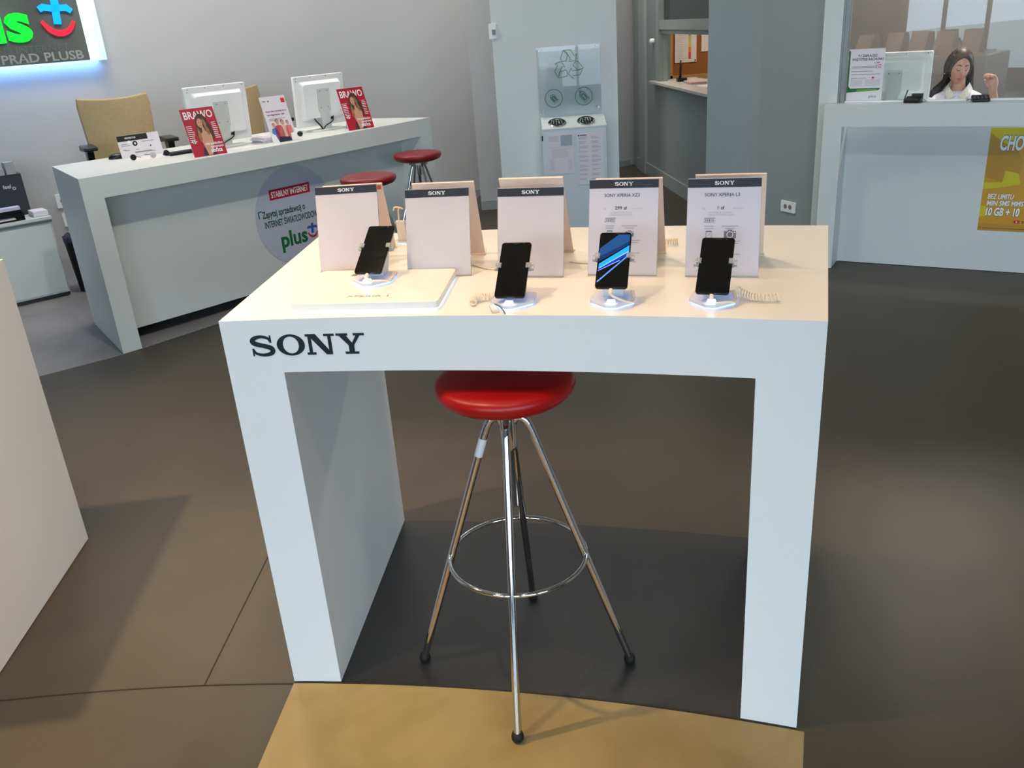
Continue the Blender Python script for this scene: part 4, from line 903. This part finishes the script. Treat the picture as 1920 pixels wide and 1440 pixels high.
bm = BM(); box(bm, .052, .064, .128, .15, 1.064, 2.9); box(bm, .068, .092, .13, .15, 1.064, 2.9); struct('trim_6', bm, mat('satin_aluminium', (150, 156, 158), .35, metal=.7), M=MP)
t = thing('cashier_counter', 'white cashier counter with a yellow poster below the glass booth window', 'counter', M=MP)
PZ = 1.063
bm = BM(); prz(bm, [(0, 0), (2.6, 0), (2.6, .165), (.27, .165), (.27, .128), (0, .128)], PZ-.133, PZ); obj('countertop', bm, LAM2, t)
bm = BM(); box(bm, 0, .115, 0, .125, .003, PZ-.133); box(bm, .03, .115, .125, .2, .003, PZ-.133); obj('leg', bm, LAM2, t)
bm = BM(); box(bm, 2.485, 2.6, 0, .72, .003, PZ-.133); obj('leg', bm, LAM2, t, bevel=.002)
bm = BM(); box(bm, .115, 2.485, .2, .22, .003, PZ-.133); obj('front_panel', bm, LAM2, t)
bm = BM(); box(bm, .095, 2.55, .142, .150, PZ+.001, 2.9); gl = struct('window_6', bm, glass('booth_glass', (.97, .985, .985), 0, 1.62), M=MP)
bm = BM(); box(bm, .095, 2.55, .138, .154, PZ+.0005, PZ+.010); rl = obj('glass_rail', bm, mat('polished_edge', (240, 246, 248), .15), gl, M=MP)
BROWN = mat('taupe_wall', (118, 110, 103), .75, noise=.03)
bm = BM(); box(bm, 2.02, 9, 7.42, 7.56, 0, CEIL); struct('wall_booth', bm, BROWN)
bm = BM(); box(bm, 2.28, 2.42, 6.3, 6.45, 0, CEIL); struct('trim_7', bm, PILW)
# yellow poster
t = thing('poster', 'yellow poster with white block lettering on the front of the cashier counter', 'poster', M=MP @ Matrix.Translation((.952, .2, 0)))
GOLD = mat('gold_print', (200, 148, 40), .4, noise=.05, scale=6); YEL = mat('yellow_print', (206, 190, 30), .4, noise=.03); OCH = mat('ochre_print', (184, 136, 46), .4)
bm = BM(); box(bm, 0, .46, -.001, 0, .264, .896); sh = obj('sheet', bm, GOLD, t)
for q, m, d in (([(0, .87), (0, .896), (.22, .896), (.13, .80), (.09, .80)], YEL, .0004), ([(0, .525), (0, .565), (.10, .568), (.11, .64), (.18, .625), (.2, .56), (.09, .535)], YEL, .0004),
                ([(.2, .896), (.46, .896), (.46, .75), (.3, .72)], YEL, .0003), ([(0, .42), (0, .35), (.05, .36), (.03, .42)], YEL, .0004),
                ([(0, .86), (.09, .80), (.13, .80), (.20, .70), (.19, .62), (.11, .64), (.10, .57), (.0, .60)], OCH, .0003), ([(.0, .264), (.46, .264), (.46, .30), (0, .31)], OCH, .0003)):
    bm = BM(); pry(bm, q, -.001, -.001-d); obj('printed_facet', bm, m, sh)
for nm, m, e, y in (('letter_outline', mat('navy_outline', (36, 50, 72), .5), .062, -.0016), ('lettering', WINK, .034, -.0022)):
    bm = BM(); text(bm, 'CHO', .060, .765, .084, .128, 'L', y, bold=e, shear=.12); text(bm, 'BEZ LIMITU', .034, .466, .030, .142, 'L', y, bold=e*.7, shear=.12)
    text(bm, 'MIN SMS MMS', .034, .424, .030, .20, 'L', y, bold=e*.7, shear=.12); text(bm, '10 GB + 10', .034, .362, .048, .185, 'L', y, bold=e, shear=.12); obj(nm, bm, m, sh)
bm = BM(); pry(bm, rrect(.195, .228, .316, .336, .005), -.0014, -.0018); ic = obj('red_play_badge', bm, RED, sh); bm = BM(); pry(bm, [(.207, .321), (.218, .326), (.207, .331)], -.0018, -.0021); obj('play_triangle', bm, WINK, ic)
bm = BM(); text(bm, 'Yo', .236, .317, .016, .03, 'L', -.0016, bold=.03); box(bm, .03, .44, -.0017, -.0014, .279, .2815); text(bm, 'i', .013, .276, .016, .004, 'L', -.0016, bold=.03); obj('small_print', bm, mat('brown_ink', (80, 50, 20), .5), sh)
# tariff sheet on the glass
t = thing('tariff_sheet', 'white and green tariff sheet standing at the left end of the booth glass', 'notice', M=MP @ Matrix.Translation((.103, .138, PZ+.012)))
bm = BM(); box(bm, 0, .212, -.0012, 0, 0, .31); sh = obj('sheet', bm, WPAP, t)
bm = BM(); pry(bm, [(0, .05), (.19, .062), (.2, .075), (.02, .075), (.008, .09), (.008, .30), (0, .30)], -.0012, -.0017); obj('green_border', bm, mat('dark_green_print', (10, 100, 60), .5), sh)
bm = BM(); pry(bm, [(.06, .056), (.18, .063), (.185, .071), (.06, .068)], -.0017, -.002); obj('light_green_band', bm, mat('light_green_print', (90, 170, 70), .5), sh)
bm = BM(); text(bm, 'TU ZAPŁACISZ', .11, .262, .014, .115, 'C', -.0014, bold=.02); text(bm, 'WSZYSTKIE RACHUNKI', .112, .241, .014, .185, 'C', -.0014, bold=.02)
for z in (.205, .198, .176, .135): box(bm, .02, .11+.8*(z-.13), -.0018, -.0014, z, z+.0018)
box(bm, .02, .19, -.0018, -.0014, .158, .160); obj('lettering', bm, INK, sh)
bm = BM()
for k, (a, b) in enumerate(((.155, .222), (.165, .208), (.165, .194))): text(bm, '1,99', a, b, .0085, .03, 'L', -.0014, bold=.02)
box(bm, .145, .157, -.0018, -.0014, .132, .143); obj('prices', bm, CRIM, sh)
bm = BM(); text(bm, 'plus', .135, .018, .016, .045, 'L', -.0014, bold=.01); obj('logo_lettering', bm, GINK, sh)
bm = BM()
for k in range(9): box(bm, .02, .09, -.0016, -.0013, .09+k*.0045, .0915+k*.0045); box(bm, .105, .195, -.0016, -.0013, .09+k*.0045, .0915+k*.0045)
obj('fine_print', bm, LINK, sh)
t2 = thing('booth_desk', 'low white desk behind the booth glass under the monitor', 'desk', M=MP)
bm = BM(); box(bm, .30, 2.4, .225, .72, .765, .79); obj('desktop', bm, LAM2, t2)
for q in (.32, 2.34):
    bm = BM(); box(bm, q, q+.04, .25, .70, 0, .765); obj('leg', bm, LAM2, t2)
# booth monitor
mon3 = monitor('white monitor seen from behind inside the glass booth', 2.69, 6.00, .79, -31, w=.44, h=.30, zb=.245, plate=.19, neck=.40)
def terminal(label, x, y, deg, up):
    t = thing('card_terminal', label, 'card terminal', (x, y, PZ), radians(deg), 'card terminals under the booth glass'); t.scale = (.82, .82, .82)
    bm = BM(); prx(bm, [(-.045, .002), (.05, .002), (.055, .038), (.04, .045), (-.045, .022)], -.055, .06); obj('terminal_body', bm, BLACK, t, bevel=.006, seg=3)
    bm = BM()
    if up: prx(bm, [(-.044, .024), (-.03, .032), (.035, .085), (.03, .088)], -.055, -.047); prx(bm, [(.03, .04), (.05, .04), (.05, .062), (.035, .06)], -.02, .06)
    else: 
        for r in range(4):
            for c in range(4): box(bm, -.05+c*.024, -.032+c*.024, -.04+r*.018, -.028+r*.018, .024+r*.0045, .032+r*.0045)
    obj('card_slot' if up else 'keypad', bm, mat('terminal_grey', (52, 50, 54), .4), t)
    bm = BM(); tube(bm, crom([(.06, .02, .02), (.078, .03, .012), (.08, .06, .006)], 4) if up else crom([(-.055, .0, .02), (-.075, .02, .016), (-.08, .05, .006)], 4), .005, 8); obj('cable', bm, CLEAR if up else STEEL, t, smooth=True)
def pp(a, b): return P0+PD*a+PN*b
q = pp(.505, .085); terminal('black card terminal in front of the booth monitor', q.x, q.y, -40, True)
q = pp(.875, .085); terminal('black card terminal with a keypad in front of the person', q.x, q.y, -20, False)

# ------------------------------------------------------------------ person in the booth
PX, PYY = 3.285, 6.30; PR = radians(-31.5)
person = thing('person', 'seated person with long dark hair and a white blouse behind the booth glass, hand raised', 'person', (PX, PYY, 0), PR)
def loft(bm, R, n=28):
    L = []
    for cx, cy, cz, rx, ry in R: L.append([bm.verts.new((cx+rx*cos(2*pi*k/n), cy+ry*sin(2*pi*k/n), cz)) for k in range(n)])
    for a, b in zip(L, L[1:]):
        for k in range(n): bm.faces.new((a[k], a[(k+1) % n], b[(k+1) % n], b[k]))
    bm.faces.new(L[0][::-1]); bm.faces.new(L[-1]); return bm
HM = Matrix.Translation((-.012, -.035, 1.190)) @ Matrix.Rotation(radians(21), 4, 'Z') @ Matrix.Rotation(radians(13), 4, 'X') @ Matrix.Rotation(radians(4), 4, 'Y')
g = lambda t, c, w: math.exp(-((t-c)/w)**2)
def head(d, hair=0):
    x, y, z = d; rx, ry, rz = .068, .090, .115
    if z < 0: rx *= 1-.42*(-z)**1.5; ry *= 1-.10*(-z)**2
    if y > 0 and z < 0: ry *= 1-.55*(-z)**1.2
    p = V((x*rx, y*ry, z*rz))
    if y < 0:
        fy = min(1, -y*1.6)
        p.y -= fy*(.026*g(x, 0, .13)*(g(z, -.20, .13)+.35*g(z, .0, .16)))            # nose
        p.y += fy*.011*(g(abs(x), .38, .17)*g(z, .07, .12))                            # sockets
        p.y -= fy*.004*g(abs(x), .36, .3)*g(z, .26, .09)                               # brow ridge
        p.y -= fy*.006*g(x, 0, .22)*g(z, -.50, .09); p.y += fy*.003*g(x, 0, .3)*g(z, -.40, .04)
        p.y -= fy*.008*g(x, 0, .25)*g(z, -.86, .16)                                    # chin
        p.y -= fy*.004*g(abs(x), .55, .2)*g(z, -.18, .2)                               # cheeks
    return p
bm = BM(); bmesh.ops.create_uvsphere(bm, u_segments=64, v_segments=48, radius=1)
for v in bm.verts: v.co = HM @ head(v.co.normalized())
for s in (-1, 1):                                                                      # ears
    e = BM(); bmesh.ops.create_uvsphere(e, u_segments=16, v_segments=12, radius=1)
    for v in e.verts: v.co = HM @ V((s*.069+v.co.x*.010, .008+v.co.y*.019, -.012+v.co.z*.032))
    me = bpy.data.meshes.new('e'); e.to_mesh(me); e.free(); bm.from_mesh(me)
loft(bm, [(0, 0, .95, .07, .055), (0, -.005, 1.02, .056, .052), (-.003, -.008, 1.08, .043, .046), (-.006, -.006, 1.15, .042, .048)])
loft(bm, [(0, .02, .47, .16, .11), (0, .02, .60, .145, .10), (0, .01, .72, .135, .095), (0, .0, .86, .165, .11), (0, .0, .96, .175, .09), (0, 0, 1.0, .12, .065)])
for s in (-1, 1): tube(bm, [(s*.08, .0, .53), (s*.11, -.40, .53), (s*.11, -.43, .49), (s*.11, -.40, .08)], [.085, .062, .058, .035], 16)
for s in (-1, 1): tube(bm, [(s*.11, -.38, .045), (s*.115, -.50, .035), (s*.115, -.57, .03)], [.036, .032, .02], 12)
EL, WR = V((.262, .0, .775)), V((.222, -.105, 1.035)); EL2, WR2 = V((-.25, -.06, .76)), V((-.12, -.26, .83))
tube(bm, [(.155, 0, .975), EL, EL.lerp(WR, .35), WR], [.047, .038, .036, .024], 14)
tube(bm, [(-.155, 0, .975), EL2, EL2.lerp(WR2, .35), WR2], [.047, .038, .036, .024], 14)
def hand(bm, w, up, out, side):
    """w wrist, up along the hand, out = palm normal, side towards the thumb"""
    c = w+up*.048; 
    tube(bm, [w-up*.01, w+up*.02, w+up*.05, w+up*.085], [.024, .027, .034, .030], 12)
    for k, L in enumerate((.072, .080, .075, .060)):
        b = w+up*.080+side*(.027-.018*k); f = [b]
        f.append(f[-1]+(up*.8+out*.45).normalized()*L*.45); f.append(f[-1]+(up*.1+out*1.0).normalized()*L*.32); f.append(f[-1]+(up*-.7+out*.6).normalized()*L*.26)
        tube(bm, f, [.0095, .0088, .0082, .0068], 8)
    b = w+up*.03+side*.027; tube(bm, [b, b+(side*.6+up*.8+out*.3).normalized()*.035, b+(side*.2+up*1+out*.8).normalized()*.062], [.0115, .010, .008], 8)
hand(bm, WR, V((-.15, -.15, .97)).normalized(), V((-.6, -.78, .05)).normalized(), V((-.78, .6, 0)).normalized())
hand(bm, WR2, V((.5, -.85, 0)).normalized(), V((0, 0, -1)), V((.85, .5, 0)).normalized())
bd = obj('body', bm, SKIN, person, smooth=True); rm = bd.modifiers.new('remesh', 'REMESH'); rm.mode = 'VOXEL'; rm.voxel_size = .0042; rm.use_smooth_shade = True
sm = bd.modifiers.new('smooth', 'SMOOTH'); sm.factor = .5; sm.iterations = 3
bm = BM()                                                                              # blouse
loft(bm, [(0, .02, .50, .178, .128), (0, .02, .62, .160, .115), (0, .01, .74, .152, .11), (0, .0, .86, .182, .125), (0, .0, .955, .192, .103), (0, .005, 1.005, .150, .082), (0, .004, 1.035, .085, .068)])
tube(bm, [(.155, 0, .972), EL, EL.lerp(WR, .4), EL.lerp(WR, .62)], [.060, .050, .046, .040], 16); tube(bm, [(-.155, 0, .972), EL2, EL2.lerp(WR2, .5), EL2.lerp(WR2, .85)], [.060, .050, .044, .036], 16)
bl = obj('blouse', bm, SHIRT, person, smooth=True); rm = bl.modifiers.new('remesh', 'REMESH'); rm.mode = 'VOXEL'; rm.voxel_size = .007; rm.use_smooth_shade = True
sm = bl.modifiers.new('smooth', 'SMOOTH'); sm.factor = .6; sm.iterations = 6
for s in (-1, 1):
    bm = BM(); extr(bm, [(s*.012, -.082, 1.0), (s*.06, -.05, 1.06), (s*.062, .01, 1.078), (s*.085, .0, 1.035), (s*.075, -.075, 1.015), (s*.05, -.105, .975)],
                    [(s*.010, -.090, 1.004), (s*.058, -.056, 1.066), (s*.066, .01, 1.084), (s*.091, .0, 1.039), (s*.08, -.082, 1.018), (s*.052, -.112, .978)]); obj('collar', bm, mat('cream_collar', (236, 226, 212), .8), bl)
bm = BM()
for s in (-1, 1): tube(bm, [(s*.08, .02, .53), (s*.11, -.40, .53), (s*.11, -.43, .49), (s*.11, -.40, .10)], [.096, .072, .068, .052], 16)
obj('trousers', bm, mat('dark_trousers', (30, 30, 38), .8), person, smooth=True)
# hair: scalp shell and long strands
bm = BM(); bmesh.ops.create_uvsphere(bm, u_segments=48, v_segments=36, radius=1)
for v in bm.verts:
    d = v.co.normalized(); e = (d.x/.86)**2+((d.z+.17)/.84)**2
    f = 0 if d.y > .05 else max(0, min(1, (1.10-e)/.22))
    if d.z < -.55: f = 1
    f = f*f*(3-2*f); v.co = HM @ (head(d) + d*((.013+.003*max(0, d.z))*(1-f)-.014*f))
rnd = random.Random(7)
for k in range(120):
    s = -1 if k % 2 else 1; th = rnd.uniform(-.12, 1.45); ph = rnd.uniform(.30, 1.25)
    d0 = V((s*cos(th)*cos(ph)*.55+s*.04, sin(th)*cos(ph)*.6-.15, sin(ph))).normalized(); d1 = V((s*cos(th), sin(th)*1.0-.05, .10)).normalized()
    p0 = HM @ (head(d0)+d0*.012); p1 = HM @ (head(d1)+d1*.015); p2 = V((p1.x*1.0+s*.006, p1.y*.8+.035, 1.11)); sp_ = (.055 if s < 0 else .0)
    p3 = V((p2.x-sp_+rnd.uniform(-.012, .012), p2.y+.01-(.0 if s < 0 else .01), 1.035)); p4 = V((p3.x-sp_*.6+s*.0, p3.y+.015, .96+rnd.uniform(-.03, .03)))
    if s < 0: p4.y = max(p4.y, .06); p3.y = max(p3.y, .035)
    tube(bm, crom([p0, p1, p2, p3, p4], 4), .0095, 7)
hr = obj('hair', bm, HAIR, person, smooth=True)
def face_strip(name, pts, w, m, off=.0015, z3=1):
    bm = BM(); P = []
    for x, z in pts: d = V((x, -sqrt(max(.01, 1-x*x-z*z)), z)).normalized(); q = head(d); q.y -= off; P.append(HM @ q)
    ww = w if isinstance(w, list) else [w]*len(P); tube(bm, P, [q/2 for q in ww], 8); return obj(name, bm, m, person, smooth=True)
BRW = mat('brow_brown', (52, 34, 28), .7)
for s in (-1, 1):
    face_strip('eyebrow', [(s*.16, .25), (s*.30, .31), (s*.44, .31), (s*.58, .24)], [.005, .006, .005, .002], BRW, .0008)
    face_strip('eyelashes', [(s*.20, .035), (s*.30, -.015), (s*.42, -.02), (s*.54, .035)], [.003, .0045, .0045, .002], mat('lash_dark', (30, 20, 20), .6), .0008)
    face_strip('eyelid_crease', [(s*.20, .09), (s*.32, .125), (s*.44, .12), (s*.54, .07)], [.0015, .002, .002, .0012], mat('lid_shadow_brown', (140, 90, 78), .6), .0002)
LIP = mat('lip_rose', (178, 98, 92), .4)
face_strip('lips', [(-.29, -.51), (-.14, -.475), (0, -.485), (.14, -.475), (.29, -.51)], [.0015, .006, .006, .006, .0015], LIP, -.0005)
face_strip('lips', [(-.27, -.515), (-.12, -.55), (0, -.56), (.12, -.55), (.27, -.515)], [.0015, .007, .009, .007, .0015], LIP, -.0005)
bm = BM(); bmesh.ops.create_uvsphere(bm, u_segments=10, v_segments=8, radius=.006); obj('earring', bm, WPAP, person, smooth=True, M=HM @ Matrix.Translation((-.079, .003, -.045)))
t = thing('swivel_stool', 'round dark stool under the seated person in the booth', 'stool', (PX+.015, PYY+.03, 0))
bm = BM(); lathe(bm, [(0, .38), (.19, .38), (.2, .40), (.19, .43), (0, .43)], 32); obj('seat', bm, BLACK, t, smooth=True, auto=40)
bm = BM(); tube(bm, [(0, 0, .03), (0, 0, .38)], .025, 14); lathe(bm, [(0, .002), (.2, .002), (.2, .015), (.03, .04), (0, .04)], 32); obj('pedestal', bm, CHROME, t, smooth=True, auto=40)

# ------------------------------------------------------------------ ceiling fittings (above the frame; they are the lamps' housings)
for k, (x, y, tx, ty, e, s) in enumerate(SPOTS):
    bm = BM(); lathe(bm, [(.05, -.02), (.062, -.02), (.062, 0), (.05, 0), (.05, -.02)], 24); o = obj('ceiling_spotlight', bm, WHITE, smooth=True, auto=40); o.location = (x, y, CEIL); tag(o, 'recessed round ceiling spotlight', 'spotlight', 'recessed ceiling spotlights')
for x, y, e in PANELS:
    bm = BM(); box(bm, -.64, .64, -.19, -.16, -.04, 0); box(bm, -.64, .64, .16, .19, -.04, 0); box(bm, -.64, .64, -.19, .19, -.01, 0); o = obj('unseen_panel_light', bm, WHITE); o.location = (x, y, CEIL); tag(o, 'unseen long ceiling panel light', 'ceiling light', 'unseen ceiling panel lights')
